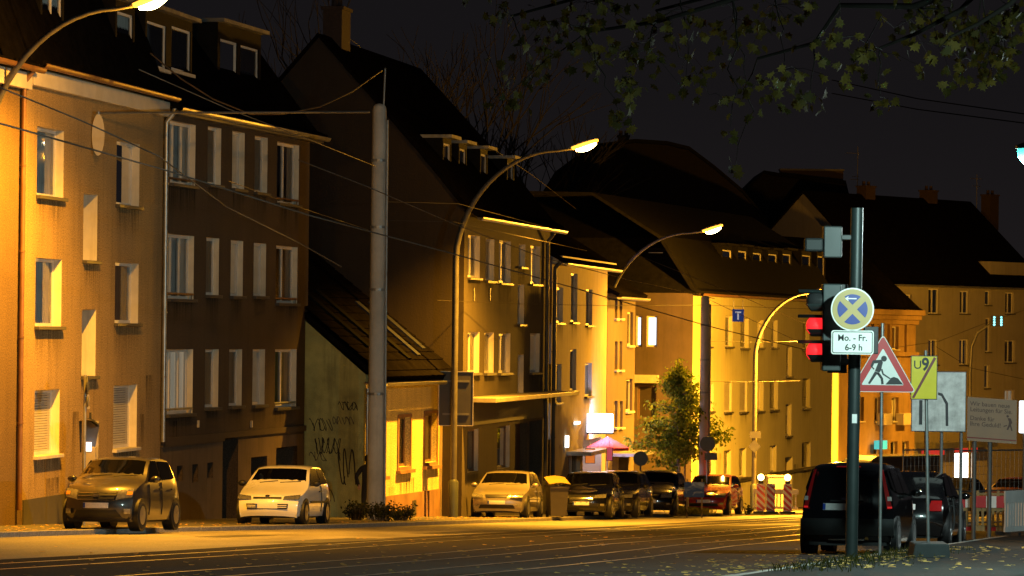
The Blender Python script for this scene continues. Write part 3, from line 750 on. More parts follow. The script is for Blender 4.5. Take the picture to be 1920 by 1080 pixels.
for px_ in (888, 918):
    _a = H4.loc(px_, 552); MB().box(_a[0] - .05, _a[0] + .05, -.03, -.002, _a[1] - .2, _a[1] + .2).build('wall_vent', m_sill_d, H4.t)
# ---- 5: sand house with the snack bar
F5 = Fac(1033, 54.0, 1137, 48.7)
H5 = House('apartment_house', 'sand coloured house above the snack bar with the glowing sign', F5, F5.uz(1045, 487)[1], m_sand, depth=10, over=(0, .1), rev=.2, gable_l=False, reveal_m=m_reveal)
z_ = H5.zt; H5.prof = [(-.4, z_ - .12), (.02, z_ + .1), (5, z_ + 3.2), (9.9, z_ + .1)]
for a in ((1041, 538, 1056, 605), (1099, 542, 1111, 610)): H5.w(*a, 'net', 0, 'd')
for a in ((1071, 512, 1083, 604), (1069, 655, 1081, 733)): H5.w(*a, 'net', 0, 'd')
H5.w(1039, 683, 1053, 756, 'shutter', 0, 'd'); H5.w(1097, 681, 1110, 744, 'litw', 0, 'd')
so = H5.hole(1093, 826, 1128, 962, 1.6, 'snack_bar_interior', emitter('shop_interior', (.85, .80, 1.0), 1.3))
H5.w(1066, 852, 1088, 905, 'dark', 1, None)
H5.finish()
H5.stains()
H5.gutter(m_zinc, 0, F5.L + .25, dz=-.14, y=-.46, r=.10); H5.pipe(1036, 500, 900, .07, m_sill_d)
MB().box(.1, F5.L, -.35, 0, z_ - .16, z_ + .12).build('cornice', m_cream, H5.t)
for a in ((1062, 1100, 850),):
    x0, zz = H5.loc(a[0], a[2]); x1, _ = H5.loc(a[1], a[2]); MB().box(x0, x1, -.9, 0, zz - .08, zz + .06).build('window_canopy', m_zinc, H5.t)
x0, zz = H5.loc(1076, 796); MB().box(x0, x0 + .9, -.10, 0, zz, zz + .10).build('wall_light', emitter('wall_light', (1, .95, .85), 3), H5.t)
x0, zz = H5.loc(1060, 822); MB().box(x0 - .08, x0 + .12, -.12, 0, zz - .32, zz + .1).build('wall_light', emitter('wall_light', (1, .95, .85), 3), H5.t)
# ---- 6: narrow mauve house
F6 = Fac(1138, 48.6, 1190, 46.4)
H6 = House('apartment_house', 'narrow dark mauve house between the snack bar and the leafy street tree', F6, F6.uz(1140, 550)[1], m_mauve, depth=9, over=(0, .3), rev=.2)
z_ = H6.zt; H6.prof = [(-.4, z_ - .12), (.02, z_ + .1), (4.5, z_ + 3.4), (8.9, z_ + .1)]
for a in ((1153, 560, 1158, 597), (1162, 560, 1167, 597), (1177, 585, 1187, 648), (1153, 640, 1158, 694), (1162, 640, 1167, 694), (1174, 711, 1186, 772), (1152, 752, 1158, 802), (1162, 752, 1168, 802)): H6.w(*a, 'grey', 0, 'l')
H6.hole(1160, 858, 1178, 965, .4, 'shop_door', m_dark)
H6.finish(); H6.gutter(m_zinc, -.1, F6.L + .4, dz=-.14, y=-.46, r=.10)
MB().box(*(H6.loc(1148, 852)[0], H6.loc(1182, 852)[0]), -1.0, 0, H6.loc(1148, 856)[1], H6.loc(1148, 850)[1]).build('window_canopy', m_zinc, H6.t)
# ---- 7: yellow corner house
A7 = P(1297, 800, 43.4); B7 = P(1561, 800, 36.3)
F7 = Fac.__new__(Fac).set(Vector((A7.x, A7.y)), Vector((B7.x, B7.y)))
H7 = House('corner_house', 'long yellow corner house with mansard dormers behind the red car', F7, F7.uz(1300, 549)[1], m_yel2, depth=13, gable_l=False, over=(.3, .3), rev=.24)
z_ = H7.zt; H7.prof = [(-.4, z_ - .05), (.02, z_ + .12), (1.5, z_ + 2.35), (4.5, z_ + 4.2), (9, z_ + 4.3), (12.9, z_ + .1)]
H7.roof_m = m_slate
for a in ((1322, 590, 1334, 650, 'lit'), (1360, 592, 1374, 650, 'dark'), (1389, 597, 1404, 653, 'dark'), (1420, 600, 1432, 652, 'net'), (1447, 600, 1458, 652, 'dark'), (1505, 603, 1518, 655, 'grey'),
          (1323, 719, 1338, 772, 'shutter'), (1358, 717, 1372, 773, 'shutter'), (1387, 715, 1401, 773, 'shutter'), (1420, 713, 1432, 771, 'net'), (1444, 712, 1459, 769, 'half'), (1505, 710, 1519, 766, 'grey'),
          (1324, 850, 1342, 893, 'net'), (1357, 845, 1371, 898, 'net'), (1386, 841, 1399, 896, 'net'), (1444, 836, 1456, 886, 'dark'), (1504, 830, 1520, 880, 'dark'),
          (1474, 650, 1485, 706, 'grey'), (1473, 758, 1484, 818, 'grey')): H7.w(*a, mull=0, sill='d', rev=.16 if a[4] == 'shutter' else None)
H7.hole(1472, 858, 1486, 925, .3, 'door', m_wood)
H7.finish()
H7.stains()
H7.gutter(m_copper, -.3, F7.L + .3, dz=-.04, y=-.46, r=.10)
zz = H7.loc(1355, 905)[1]; MB().box(-.04, F7.L, -.07, 0, zz - .08, zz + .06).build('plinth_moulding', m_sill_d, H7.t)
for a in ((1355, 468, 1372, 528), (1384, 470, 1400, 530), (1412, 474, 1428, 532), (1441, 476, 1457, 534), (1468, 476, 1483, 534), (1504, 478, 1520, 538), (1533, 480, 1546, 540)):
    H7.dormer([a], .9, 'net', cheek=2.2, top=.2, side=.16, wall_m=m_slate, lip=.3, sill=None, roof_m=m_slate)
F7s = perp_fac(F7, 0, 13)
# its end wall, shade put into the darker plaster colour; with the lit window
zs7 = H7.zb
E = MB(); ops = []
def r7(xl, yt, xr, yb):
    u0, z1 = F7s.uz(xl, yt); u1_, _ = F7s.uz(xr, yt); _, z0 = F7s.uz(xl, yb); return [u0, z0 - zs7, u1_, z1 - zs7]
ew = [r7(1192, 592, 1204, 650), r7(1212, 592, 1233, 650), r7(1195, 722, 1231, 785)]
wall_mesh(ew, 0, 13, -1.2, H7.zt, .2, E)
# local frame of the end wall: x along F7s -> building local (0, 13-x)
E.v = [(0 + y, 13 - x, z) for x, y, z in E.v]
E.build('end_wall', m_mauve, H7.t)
for o in ew:
    pn = MB(); pn.face([(.16, 13 - o[0], o[1]), (.16, 13 - o[2], o[1]), (.16, 13 - o[2], o[3]), (.16, 13 - o[0], o[3])])
    k = ew.index(o); pn.build('lit_window' if k < 2 else 'garage_door', m_lit if k < 2 else mat('garage_door_paint'), H7.t)
    fr = MB()
    for q in ((o[0], o[0] + .08, o[1], o[3]), (o[2] - .08, o[2], o[1], o[3]), (o[0] + .08, o[2] - .08, o[1], o[1] + .08), (o[0] + .08, o[2] - .08, o[3] - .08, o[3])): fr.box(.10, .155, 13 - q[1], 13 - q[0], q[2], q[3])
    fr.build('window_frame', m_white if k < 2 else m_wood, H7.t)
o = ew[2]; MB().box(-.25, 0, 13 - o[2] - .1, 13 - o[0] + .1, o[3] + .1, o[3] + .45).build('door_hood', m_sill_l, H7.t)
o = r7(1206, 472, 1233, 518)
dm = MB(); dm.box(1.0, 3.2, 13 - o[2] - .15, 13 - o[0] + .15, o[1] - .3, o[3] + .2); dmo = dm.build('dormer', m_slate, H7.t)
pn = MB(); pn.face([(.985, 13 - o[0], o[1]), (.985, 13 - o[2], o[1]), (.985, 13 - o[2], o[3]), (.985, 13 - o[0], o[3])]); pn.build('curtain', emitter('lit_room_dim', (.55, .52, .75), .11), dmo)
fr = MB()
for q in ((o[0], o[0] + .08, o[1], o[3]), (o[2] - .08, o[2], o[1], o[3]), (o[0] + .08, o[2] - .08, o[1], o[1] + .08), (o[0] + .08, o[2] - .08, o[3] - .08, o[3])): fr.box(.93, .98, 13 - q[1], 13 - q[0], q[2], q[3])
fr.build('window_frame', m_white, dmo)
# hipped end of its roof over the side wall
hip = MB(); hip.face([(-.3, -.4, H7.zt - .02), (-.3, 13.2, H7.zt - .02), (1.4, 11, H7.zt + 2.4), (1.4, 1.5, H7.zt + 2.4)]); hip.face([(1.4, 1.5, H7.zt + 2.4), (1.4, 11, H7.zt + 2.4), (4, 9, H7.zt + 4.3), (4, 4.5, H7.zt + 4.3)]); hip.build('roof_hip', m_slate, H7.t)
# ---- 8: two big dark roofs behind
def back_roof(label, x0p, x1p, pk, ybase, s, D, extra=None, mt=None):
    f = Fac(x0p, s, x1p, s * .93)
    zt_ = f.uz(x0p, ybase)[1]
    h = House('town_house', label, f, zt_, m_mauve, depth=D)
    zr = f.uz((x0p + x1p) / 2, pk)[1] - h.zb
    h.prof = gable_prof(D, h.zt, zr - h.zt); h.roof_m = m_slate; h.finish(); return h
fb = Fac(1392, 40, 985, 46)   # gable facing the camera
def gable_house(label, pts, s, depth, base=760, m=None, wins=()):
    """house whose gable end faces the street bend; outline from surveyed points"""
    f = Fac(pts[0][0], s, pts[-1][0], s)
    zb2 = min(gz(f.A.y), gz(f.B.y))
    t = thing('town_house', (f.A.x, f.A.y, zb2), label, 'building', f.rot)
    poly = [(f.uz(x, y)[0], f.uz(x, y)[1] - zb2) for x, y in pts]
    outline = [(poly[0][0], -1)] + poly + [(poly[-1][0], -1)]
    MB().prism(outline, lambda a, b, d: (a, d, b), 0, depth).build('wall', m or mat('slate_hung_gable', (.018, .015, .013), rough=.8, var=.3, scale=4, bump=.4, bscale=10, spec=.1), t)
    rf = MB(); top = [(a, b + .02) for a, b in poly]; r0 = [(a, -.3, b) for a, b in top]; r1 = [(a, depth + .2, b) for a, b in top]
    q0 = [(a, -.3, b + .2) for a, b in top]; q1 = [(a, depth + .2, b + .2) for a, b in top]
    rf.grid([r0, r1]); rf.grid([q0, q1]); rf.grid([r0, q0]); rf.grid([r1, q1]); rf.build('roof', m_slate, t)
    return t, f, zb2
t8, f8, zb8 = gable_house('dark house with a broad rounded roof rising behind the second street lamp', [(985, 420), (1040, 330), (1110, 278), (1190, 268), (1250, 272), (1292, 282), (1340, 318), (1392, 362), (1440, 420)], 32.5, 12)
u_, z2 = f8.uz(1172, 255); chimney(t8, u_, 3, z2 - zb8 - .8, .65, .6, .9)
t9, f9, zb9 = gable_house('dark house with a steep roof and wide parapet behind the yellow corner house', [(1385, 372), (1432, 326), (1462, 331), (1520, 338), (1585, 345), (1605, 430)], 28.5, 9)
u_, z2 = f9.uz(1466, 318); u2_, _ = f9.uz(1584, 318); MB().box(u_, u2_, 1, 2.2, z2 - zb9 - 3, z2 - zb9).build('chimney', mat('chimney_brick'), t9)
MB().box(u_ - .05, u2_ + .05, .95, 2.25, z2 - zb9, z2 - zb9 + .12).build('chimney_cap', m_sill_d, t9)
# TV aerial on that roof
ua_, za_ = f9.uz(1617, 270); an = MB(); an.tube([(ua_, 3, z2 - zb9 - 4), (ua_, 3, za_ - zb9)], .03, 6)
for dz, w_ in ((.45, .8), (2.2, .5), (2.0, .35)): an.tube([(ua_ - w_, 3, za_ - zb9 - dz), (ua_ + .1, 3, za_ - zb9 - dz)], .02, 5)
an.build('aerial', m_galv, t9)
# ---- 9: ornate orange house
F9 = Fac(1566, 33.0, 1716, 31.4)
H9 = House('ornate_house', 'orange stucco house with heavy cornice behind the roadworks sign', F9, F9.uz(1640, 590)[1], m_orn, depth=9, over=(.3, .3), rev=.3)
z_ = H9.zt; H9.prof = gable_prof(9, z_ + .35, 4.0)
for x in (1640, 1672):
    H9.w(x, 612, x + 13, 655, 'dark', 0, 'l'); H9.w(x, 745, x + 13, 790, 'net', 0, 'l'); H9.w(x - 2, 828, x + 11, 862, 'dark', 0, None)
H9.w(1606, 745, 1620, 790, 'net', 0, 'l'); H9.w(1692, 828, 1704, 862, 'dark', 0, None)
H9.finish()
co = MB()
for k, (d, a, b) in enumerate(((.55, .0, .32), (.35, -.28, .0), (.2, -.55, -.28))): co.box(-.1, F9.L + .2 * (1 - k * .3), -d, 0, z_ + a, z_ + b)
co.build('cornice', m_orn, H9.t, bevel=.03)
for x in (1634, 1664, 1696): MB().box(H9.loc(x, 620)[0], H9.loc(x, 620)[0] + .35, -.15, 0, H9.loc(x, 662)[1], z_ - .56).build('pilaster', m_orn, H9.t)
MB().box(0, F9.L, -.25, 0, H9.loc(1640, 668)[1], H9.loc(1640, 660)[1]).build('string_course', m_orn, H9.t)
MB().box(H9.loc(1630, 826)[0], H9.loc(1643, 826)[0], -.7, -.3, H9.loc(1630, 842)[1], H9.loc(1630, 826)[1]).build('blue_shop_sign', emitter('sign_cyan', (.05, .55, .75), .7), H9.t)
for x in (1643, 1680): MB().box(H9.loc(x, 775)[0], H9.loc(x + 16, 775)[0], -.5, 0, H9.loc(x, 797)[1], H9.loc(x, 775)[1]).build('air_conditioner', m_cream, H9.t, bevel=.03)
# ---- 10: big block closing the view on the right
F10 = Fac(1655, 30.6, 1960, 28.6)
H10 = House('tenement_block', 'long tan tenement closing the street at the right edge with the lit shop below', F10, F10.uz(1700, 531)[1], m_far, depth=12, over=(.2, .2), rev=.25)
z_ = H10.zt
H10.prof = gable_prof(12, z_, 5.6)
for a in ((1697, 552, 1710, 580, 'dark'), (1741, 541, 1762, 588, 'dark'), (1800, 545, 1818, 588, 'dark'), (1847, 545, 1858, 572, 'dark'), (1885, 548, 1902, 588, 'grey'),
          (1741, 636, 1760, 684, 'net'), (1799, 636, 1818, 684, 'dark'), (1884, 638, 1904, 680, 'net'), (1848, 596, 1858, 660, 'dark'), (1846, 684, 1856, 728, 'dark'), (1742, 725, 1760, 770, 'grey'), (1884, 731, 1902, 762, 'litw')): H10.w(*a, mull=1 if a[2] - a[0] > 14 else 0, sill='d')
sh1 = H10.hole(1742, 858, 1766, 915, .5, 'shop_window', emitter('shop_window_lit', (1.0, .92, .80), 5)); sh2 = H10.hole(1790, 850, 1830, 915, .5, 'shop_window', MATS['shop_window_lit'])
H10.finish(); H10.gutter(m_zinc, 0, F10.L, dz=-.1, y=-.4, r=.12)
zc = H10.loc(1720, 830)[1]; MB().box(H10.loc(1718, 830)[0], H10.loc(1835, 830)[0], -1.4, 0, zc - .35, zc).build('shop_canopy', m_zinc, H10.t)
for x0_, x1_, y0_ in ((1728, 1768, 842), (1790, 1830, 836)):
    o = H10.rect(x0_, y0_, x1_, y0_ + 12); MB().box(o[0], o[2], -.12, 0, o[1], o[3]).build('shop_sign', emitter('shop_sign_red', (.85, .05, .03), .55), H10.t)
for x in (1648, 1765, 1880):
    u_, zq = H10.loc(x, 400, 5); chimney(H10.t, u_, 6, z_ + 5.4, 1.1, .7, .8)
ua_ = H10.loc(1855, 400, 5)[0]; an = MB(); an.tube([(ua_, 6, z_ + 5), (ua_, 6, z_ + 7.6)], .03, 6); an.tube([(ua_ - .8, 6, z_ + 7.3), (ua_ + .7, 6, z_ + 7.3)], .02, 5); an.tube([(ua_ - .5, 6, z_ + 6.8), (ua_ + .5, 6, z_ + 6.8)], .02, 5); an.build('aerial', m_galv, H10.t)
o = H10.rect(1872, 490, 1925, 530)
MB().prism([(o[0], o[1]), (o[2] + 2, o[1]), (o[2] + 2, o[3]), (o[0] - .6 + .6, o[3])], lambda a, b, d: (a, d, b), .6, 3).build('gable_dormer', m_far, H10.t)
# ------------------------------------------------------------------ vehicles
m_tyre = mat('tyre_rubber', (.009, .009, .009), rough=.85, var=.2)
m_rim = mat('alloy_rim', (.45, .45, .46), rough=.3, metal=.9, var=.1)
m_hub = mat('steel_rim_black', (.04, .04, .04), rough=.5, var=.1)
m_carglass = mat('car_glass', (.0022, .0022, .0022), rough=.05, var=0, spec=.35)
m_trim = mat('black_plastic', (.009, .009, .009), rough=.55, var=.15)
m_lamp = mat('headlamp_glass', (.30, .30, .28), rough=.12, metal=.6, var=.35, scale=18, coat=1)
m_tail = mat('tail_lamp_red', (.35, .01, .01), rough=.15, var=.1, coat=1)
m_tail_w = mat('tail_lamp_clear', (.5, .45, .42), rough=.2, var=.2, coat=1)
m_plate = mat('number_plate_white', (.72, .70, .68), rough=.45, var=.10, scale=24)
m_eu = mat('number_plate_blue', (.02, .06, .35), rough=.4, var=0)
m_chrome = mat('chrome', (.5, .5, .5), rough=.2, metal=1, var=0)
m_int = mat('car_interior', (.05, .045, .04), rough=.9, var=.2)
def carpaint(name, col, metal=0., rough=.28): return mat('car_paint_' + name, col, rough=rough, metal=metal, var=.06, scale=1.2, coat=1., bump=0)
def chaikin(p, n=2):
    for _ in range(n):
        q = [p[0]]
        for a, b in zip(p, p[1:]):
            q += [(a[0] * .75 + b[0] * .25, a[1] * .75 + b[1] * .25), (a[0] * .25 + b[0] * .75, a[1] * .25 + b[1] * .75)]
        q.append(p[-1]); p = q
    return p
def lerp(a, b, t): return a + (b - a) * t
def interp(xs, ys, x):
    if x <= xs[0]: return ys[0]
    for i in range(len(xs) - 1):
        if x <= xs[i + 1]: return lerp(ys[i], ys[i + 1], (x - xs[i]) / ((xs[i + 1] - xs[i]) or 1))
    return ys[-1]
class Car:
    """x runs from the nose (0) to the tail (L); the thing's origin is on the ground below the nose"""
    def __init__(self, name, label, L, W, H, path, paint, ws, rg, belt, loc, heading, tumble=.20, bowf=.20, bowr=.12, wheel_r=.29, wx=(.62, None), group=None, cat='car', rim=None, taper=.13, flare=0.):
        self.L, self.W, self.H, self.belt = L, W, H, belt; self.tumble = tumble; self.bowf, self.bowr, self.taper = bowf, bowr, taper
        self.ws, self.rg = ws, rg; self.paint = paint
        # heading: direction the nose points to, in the ground plane (world angle). local -x is forward
        self.t = thing(name, loc, label, cat, heading + math.pi, group)
        self.t.rotation_euler[1] = 0
        self.path = chaikin(path, 2); sp = self.path
        self.front = [p for p in sp if p[0] < L * .35]; self.rear = [p for p in sp if p[0] > L * .62]
        zf = []
        for p in self.front:
            if not zf or p[1] > zf[-1][1]: zf.append(p)
        self.fz = ([p[1] for p in zf], [p[0] for p in zf])
        zr = []
        for p in reversed(self.rear):
            if not zr or p[1] > zr[-1][1]: zr.append(p)
        self.rz = ([p[1] for p in zr], [p[0] for p in zr])
        self.wr = wheel_r; self.wx = (wx[0], L - .62 if wx[1] is None else wx[1]); self.rim = rim or m_rim
        self.body()
    def yh(self, x, z):
        L, t = self.L, self.taper
        a = max(0, 1 - x / .95); b = max(0, 1 - (L - x) / .8)
        pl = 1 - t * a * a - t * .7 * b * b
        if z < .55: sct = 1 - .07 * ((.55 - z) / .4) ** 2
        elif z <= self.belt: sct = 1 - .035 * ((z - .55) / (self.belt - .55)) ** 2
        else: sct = .965 - self.tumble * ((z - self.belt) / (self.H - self.belt))
        return self.W / 2 * pl * sct
    def bow(self, x, q):
        f = max(0, 1 - x / (self.L * .38)) ** .8; r = max(0, 1 - (self.L - x) / (self.L * .30)) ** .8
        return self.bowf * f * q * q - self.bowr * r * q * q
    def pt_top(self, x, z, q, lift=0.):
        w_ = self.yh(x, z); drop = .045 * abs(q) ** 4
        return (x + self.bow(x, q) , q * w_, z - drop + lift)
    def body(self):
        m = MB(); Q = [-1, -.985, -.95, -.85, -.6, -.3, 0, .3, .6, .85, .95, .985, 1]
        rows = [[self.pt_top(x, z, q) for q in Q] for x, z in self.path]
        m.grid(rows)
        zs = .19; K = 9
        for sgn in (0, -1):
            cols = []
            for r_ in rows:
                x, y, z = r_[sgn]; sg = -1 if sgn == 0 else 1; col = []
                for k in range(K + 1):
                    zz = z + (zs - z) * k / K if z > zs else z
                    col.append((x, sg * (abs(y) + (self.yh(x, zz) - self.yh(x, z)) * min(1, k / 1.0)) , zz))
                cols.append(col)
            m.grid(cols)
        self.b = m.build('body', self.paint, self.t, smooth=32)
        x0, x1 = .25, self.L - .25
        MB().box(x0, x1, -self.W * .40, self.W * .40, .15, .30).build('underbody', m_trim, self.t)
        for i, x in enumerate(self.wx):
            for sg in (-1, 1): self.wheel(x, sg)
        # glass
        (xa, za), (xb, zb) = self.ws; self.patch_top('windscreen', (xa, za), (xb, zb), .90)
        (xa, za), (xb, zb) = self.rg; self.patch_top('rear_window', (xa, za), (xb, zb), .84)
    def patch_top(self, name, a, b, q, off=.012, n=8, m=None):
        nx, nz = -(b[1] - a[1]), (b[0] - a[0]); l_ = math.hypot(nx, nz); nx, nz = nx / l_ * off, nz / l_ * off
        g_ = MB(); rows = []
        for i in range(n + 1):
            t = i / n; x, z = lerp(a[0], b[0], t), lerp(a[1], b[1], t)
            rows.append([tuple(Vector(self.pt_top(x, z, -q + 2 * q * j / n)) + Vector((nx, 0, nz))) for j in range(n + 1)])
        g_.grid(rows); return g_.build(name, m or m_carglass, self.t, smooth=40)
    def wheel(self, x, sg):
        r = self.wr; y = self.yh(x, .45)
        MB().lathe([(r * 1.17, y - .22), (r * 1.17, y + .004)], lambda a, b, h: (x + a, sg * h, r + b + .012), 24).build('wheel_arch', m_trim, self.t, smooth=40)
        tw = .19; yo = y + .016
        ty = MB().lathe([(r * .66, yo - .012), (r * .80, yo), (r * .93, yo - .004), (r, yo - .03), (r, yo - tw + .03), (r * .9, yo - tw)], lambda a, b, h: (x + a, sg * h, r + b), 26).build('wheel', m_tyre, self.t, smooth=50)
        rm = MB(); rm.lathe([(r * .665, yo - .004), (r * .60, yo - .002), (r * .56, yo - .035), (.001, yo - .03)], lambda a, b, h: (x + a, sg * h, r + b), 22)
        for k in range(6):
            an = k * math.pi / 3 + .3; ca, sa = math.cos(an), math.sin(an); wv = .035
            def f(u, v, h): return (x + u * ca - v * sa, sg * h, r + u * sa + v * ca)
            rm.face([f(.03, -wv, yo - .006), f(r * .6, -wv * .7, yo - .006), f(r * .6, wv * .7, yo - .006), f(.03, wv, yo - .006)])
        rm.lathe([(.05, yo - .02), (.045, yo + .002), (.001, yo + .004)], lambda a, b, h: (x + a, sg * h, r + b), 10)
        rm.build('rim', self.rim, ty, smooth=30)
    def xf(self, y, z): return interp(*self.fz, z) + self.bow(.0, min(1, abs(y) / (self.W / 2)))
    def xr(self, y, z): return interp(*self.rz, z) + self.bow(self.L, min(1, abs(y) / (self.W / 2)))
    def patch(self, name, quad, face, m, off=.008, n=5, thick=.02, parent=None):
        """quad of 4 surface coordinates: (y,z) for front/rear, (x,z) for 'left'/'right'"""
        rows, back = [], []
        for i in range(n + 1):
            u = i / n; r_, b_ = [], []
            for j in range(n + 1):
                v = j / n
                a = lerp(lerp(quad[0][0], quad[1][0], v), lerp(quad[3][0], quad[2][0], v), u); b = lerp(lerp(quad[0][1], quad[1][1], v), lerp(quad[3][1], quad[2][1], v), u)
                if face == 'front': x = self.xf(a, b); r_.append((x - off, a, b)); b_.append((x + thick, a, b))
                elif face == 'rear': x = self.xr(a, b); r_.append((x + off, a, b)); b_.append((x - thick, a, b))
                else:
                    sg = 1 if face == 'right' else -1; y = self.yh(a, b); r_.append((a, sg * (y + off), b)); b_.append((a, sg * (y - thick), b))
            rows.append(r_); back.append(b_)
        g_ = MB(); g_.grid(rows)
        ed = rows[0], back[0]; g_.grid([rows[0], back[0]]); g_.grid([rows[-1], back[-1]]); g_.grid([[r[0] for r in rows], [r[0] for r in back]]); g_.grid([[r[-1] for r in rows], [r[-1] for r in back]])
        return g_.build(name, m, parent or self.t, smooth=35)
    def both(self, name, quad, face, m, **k):
        if face in ('front', 'rear'):
            self.patch(name, quad, face, m, **k); self.patch(name, [(-y, z) for y, z in quad], face, m, **k)
        else: self.patch(name, quad, 'left', m, **k); self.patch(name, quad, 'right', m, **k)
    def plate(self, face, z, w_=.52, h=.11, y=0.):
        p = self.patch('number_plate', [(y - w_ / 2, z), (y + w_ / 2, z), (y + w_ / 2, z + h), (y - w_ / 2, z + h)], face, m_plate, off=.02, n=4)
        s = -1 if face == 'rear' else 1
        s = -1 if face == 'front' else 1
        ys = sorted((y - s * w_ / 2 , y - s * (w_ / 2 - .045)))
        self.patch('country_band', [(ys[0], z + .004), (ys[1], z + .004), (ys[1], z + h - .004), (ys[0], z + h - .004)], face, m_eu, off=.0225, n=2, parent=p)
    def mirrors(self, x, z, m=None):
        for sg in (-1, 1):
            y = self.yh(x, z)
            g_ = MB(); rows = []
            for i in range(7):
                t = i / 6; rr = math.sin(math.pi * (.06 + .88 * t)) ** .6
                rows.append([(x + .03 + .075 * rr * math.cos(a) , sg * (y + .03 + .19 * t), z + .04 + .075 * rr * math.sin(a)) for a in [2 * math.pi * j / 10 for j in range(11)]])
            g_.grid(rows); g_.box(x, x + .07, min(sg * (y - .03), sg * (y + .06)), max(sg * (y - .03), sg * (y + .06)), z - .02, z + .03)
            g_.build('wing_mirror', m or self.paint, self.t, smooth=50)
    def wipers(self):
        (xa, za), (xb, zb) = self.ws
        for q0, q1 in ((-.1, -.75), (.55, -.02)):
            p0 = Vector(self.pt_top(xa, za, q0)) + Vector((-.02, 0, .03)); p1 = Vector(self.pt_top(lerp(xa, xb, .12), lerp(za, zb, .12), q1)) + Vector((-.02, 0, .03))
            MB().tube([p0, p1], .009, 5).build('wiper', m_trim, self.t)
    def seats(self): pass
def side_glass(c, x0, xa, xm, xb, x1, zt, zb0, zb1, m=None):
    """front door glass between x0 (pillar foot)/xa (pillar top) and xm; rear glass xm..xb top, x1 foot"""
    g = .045
    c.both('side_window', [(x0, zb0), (xm - g, lerp(zb0, zb1, .5)), (xm - g, zt), (xa, zt)], 'side', m or m_carglass, off=.006, thick=.004, n=6)
    c.both('side_window', [(xm + g, lerp(zb0, zb1, .5)), (x1, zb1), (xb, zt - .02), (xm + g, zt)], 'side', m or m_carglass, off=.006, thick=.004, n=6)
def head_dir(phi, away=False):
    """street direction phi degrees right of the view axis; nose towards the camera unless away"""
    d = Vector((math.sin(R(phi)), math.cos(R(phi)))); d = d if away else -d
    return math.atan2(d.y, d.x)
def ground_at(px, s, off=0., py=960):
    p = P(px, py, s); return Vector((p.x, p.y, gz(p.y) - off))
def settle(c, road=False):
    """lay the car on the sloping street"""
    t = c.t; h = t.rotation_euler[2]
    fwd = Vector((math.cos(h), math.sin(h), 0)); dz = -SLOPE * fwd.y      # local +x direction
    t.rotation_euler = (0, -math.atan(dz), h)
    side = Vector((-fwd.y, fwd.x)); t.rotation_euler[0] = math.atan(-SLOPE * side.y)

# -- silver-grey small hatchback, front left
p_kia = carpaint('warm_grey', (.042, .037, .033), metal=.3, rough=.32)
c = Car('parked_car', 'silver-grey small hatchback with round headlamps parked furthest left', 3.54, 1.60, 1.48,
        [(.10, .20), (.02, .30), (.0, .48), (.03, .64), (.10, .76), (.22, .865), (.50, .96), (.92, 1.035), (1.62, 1.44), (2.0, 1.485), (2.5, 1.49), (3.05, 1.44), (3.34, 1.06), (3.45, .90), (3.53, .62), (3.52, .42), (3.42, .22)],
        p_kia, ((.97, 1.055), (1.58, 1.41)), ((3.33, 1.09), (3.09, 1.39)), .95, ground_at(178, 93.0), head_dir(11.2), tumble=.20, bowf=.26, wheel_r=.29, wx=(.66, 3.03))
side_glass(c, 1.12, 1.62, 2.02, 2.85, 3.02, 1.40, .98, 1.04)
c.both('headlamp', [(.40, .60), (.70, .66), (.71, .83), (.44, .80)], 'front', m_lamp, off=.016, n=7); c.both('indicator', [(.60, .70), (.70, .70), (.70, .77), (.60, .77)], 'front', mat('indicator_amber', (.6, .25, .03), rough=.2, var=.1), off=.024, n=4)
gq = c.patch('grille', [(-.36, .615), (.36, .615), (.42, .735), (-.42, .735)], 'front', m_trim, off=.012)
for z in (.60, .67, .735): c.patch('grille_bar', [(-.40, z), (.40, z), (.40, z + .014), (-.40, z + .014)], 'front', m_chrome, off=.018, n=4, parent=gq)
c.patch('emblem', [(-.06, .66), (.06, .66), (.06, .715), (-.06, .715)], 'front', m_chrome, off=.026, n=2, parent=gq)
c.patch('lower_grille', [(-.50, .25), (.50, .25), (.42, .39), (-.42, .39)], 'front', m_trim, off=.010)
c.plate('front', .43); c.both('fog_lamp', [(.56, .32), (.68, .32), (.68, .42), (.56, .42)], 'front', m_lamp, off=.014, n=4)
c.both('tail_lamp', [(.62, .78), (.72, .80), (.66, 1.10), (.58, 1.12)], 'rear', m_tail); c.mirrors(1.18, .98); c.wipers()
for x in (2.0, 2.85): c.both('door_handle', [(x - .18, .80), (x, .80), (x, .83), (x - .18, .83)], 'side', p_kia, off=.022, n=2)
c.both('door_seam', [(2.03, .30), (2.045, .30), (2.045, .96), (2.03, .96)], 'side', m_trim, off=.002, n=4); c.both('door_seam', [(1.16, .30), (1.175, .30), (1.175, .92), (1.16, .92)], 'side', m_trim, off=.002, n=4)
settle(c); KIA = c

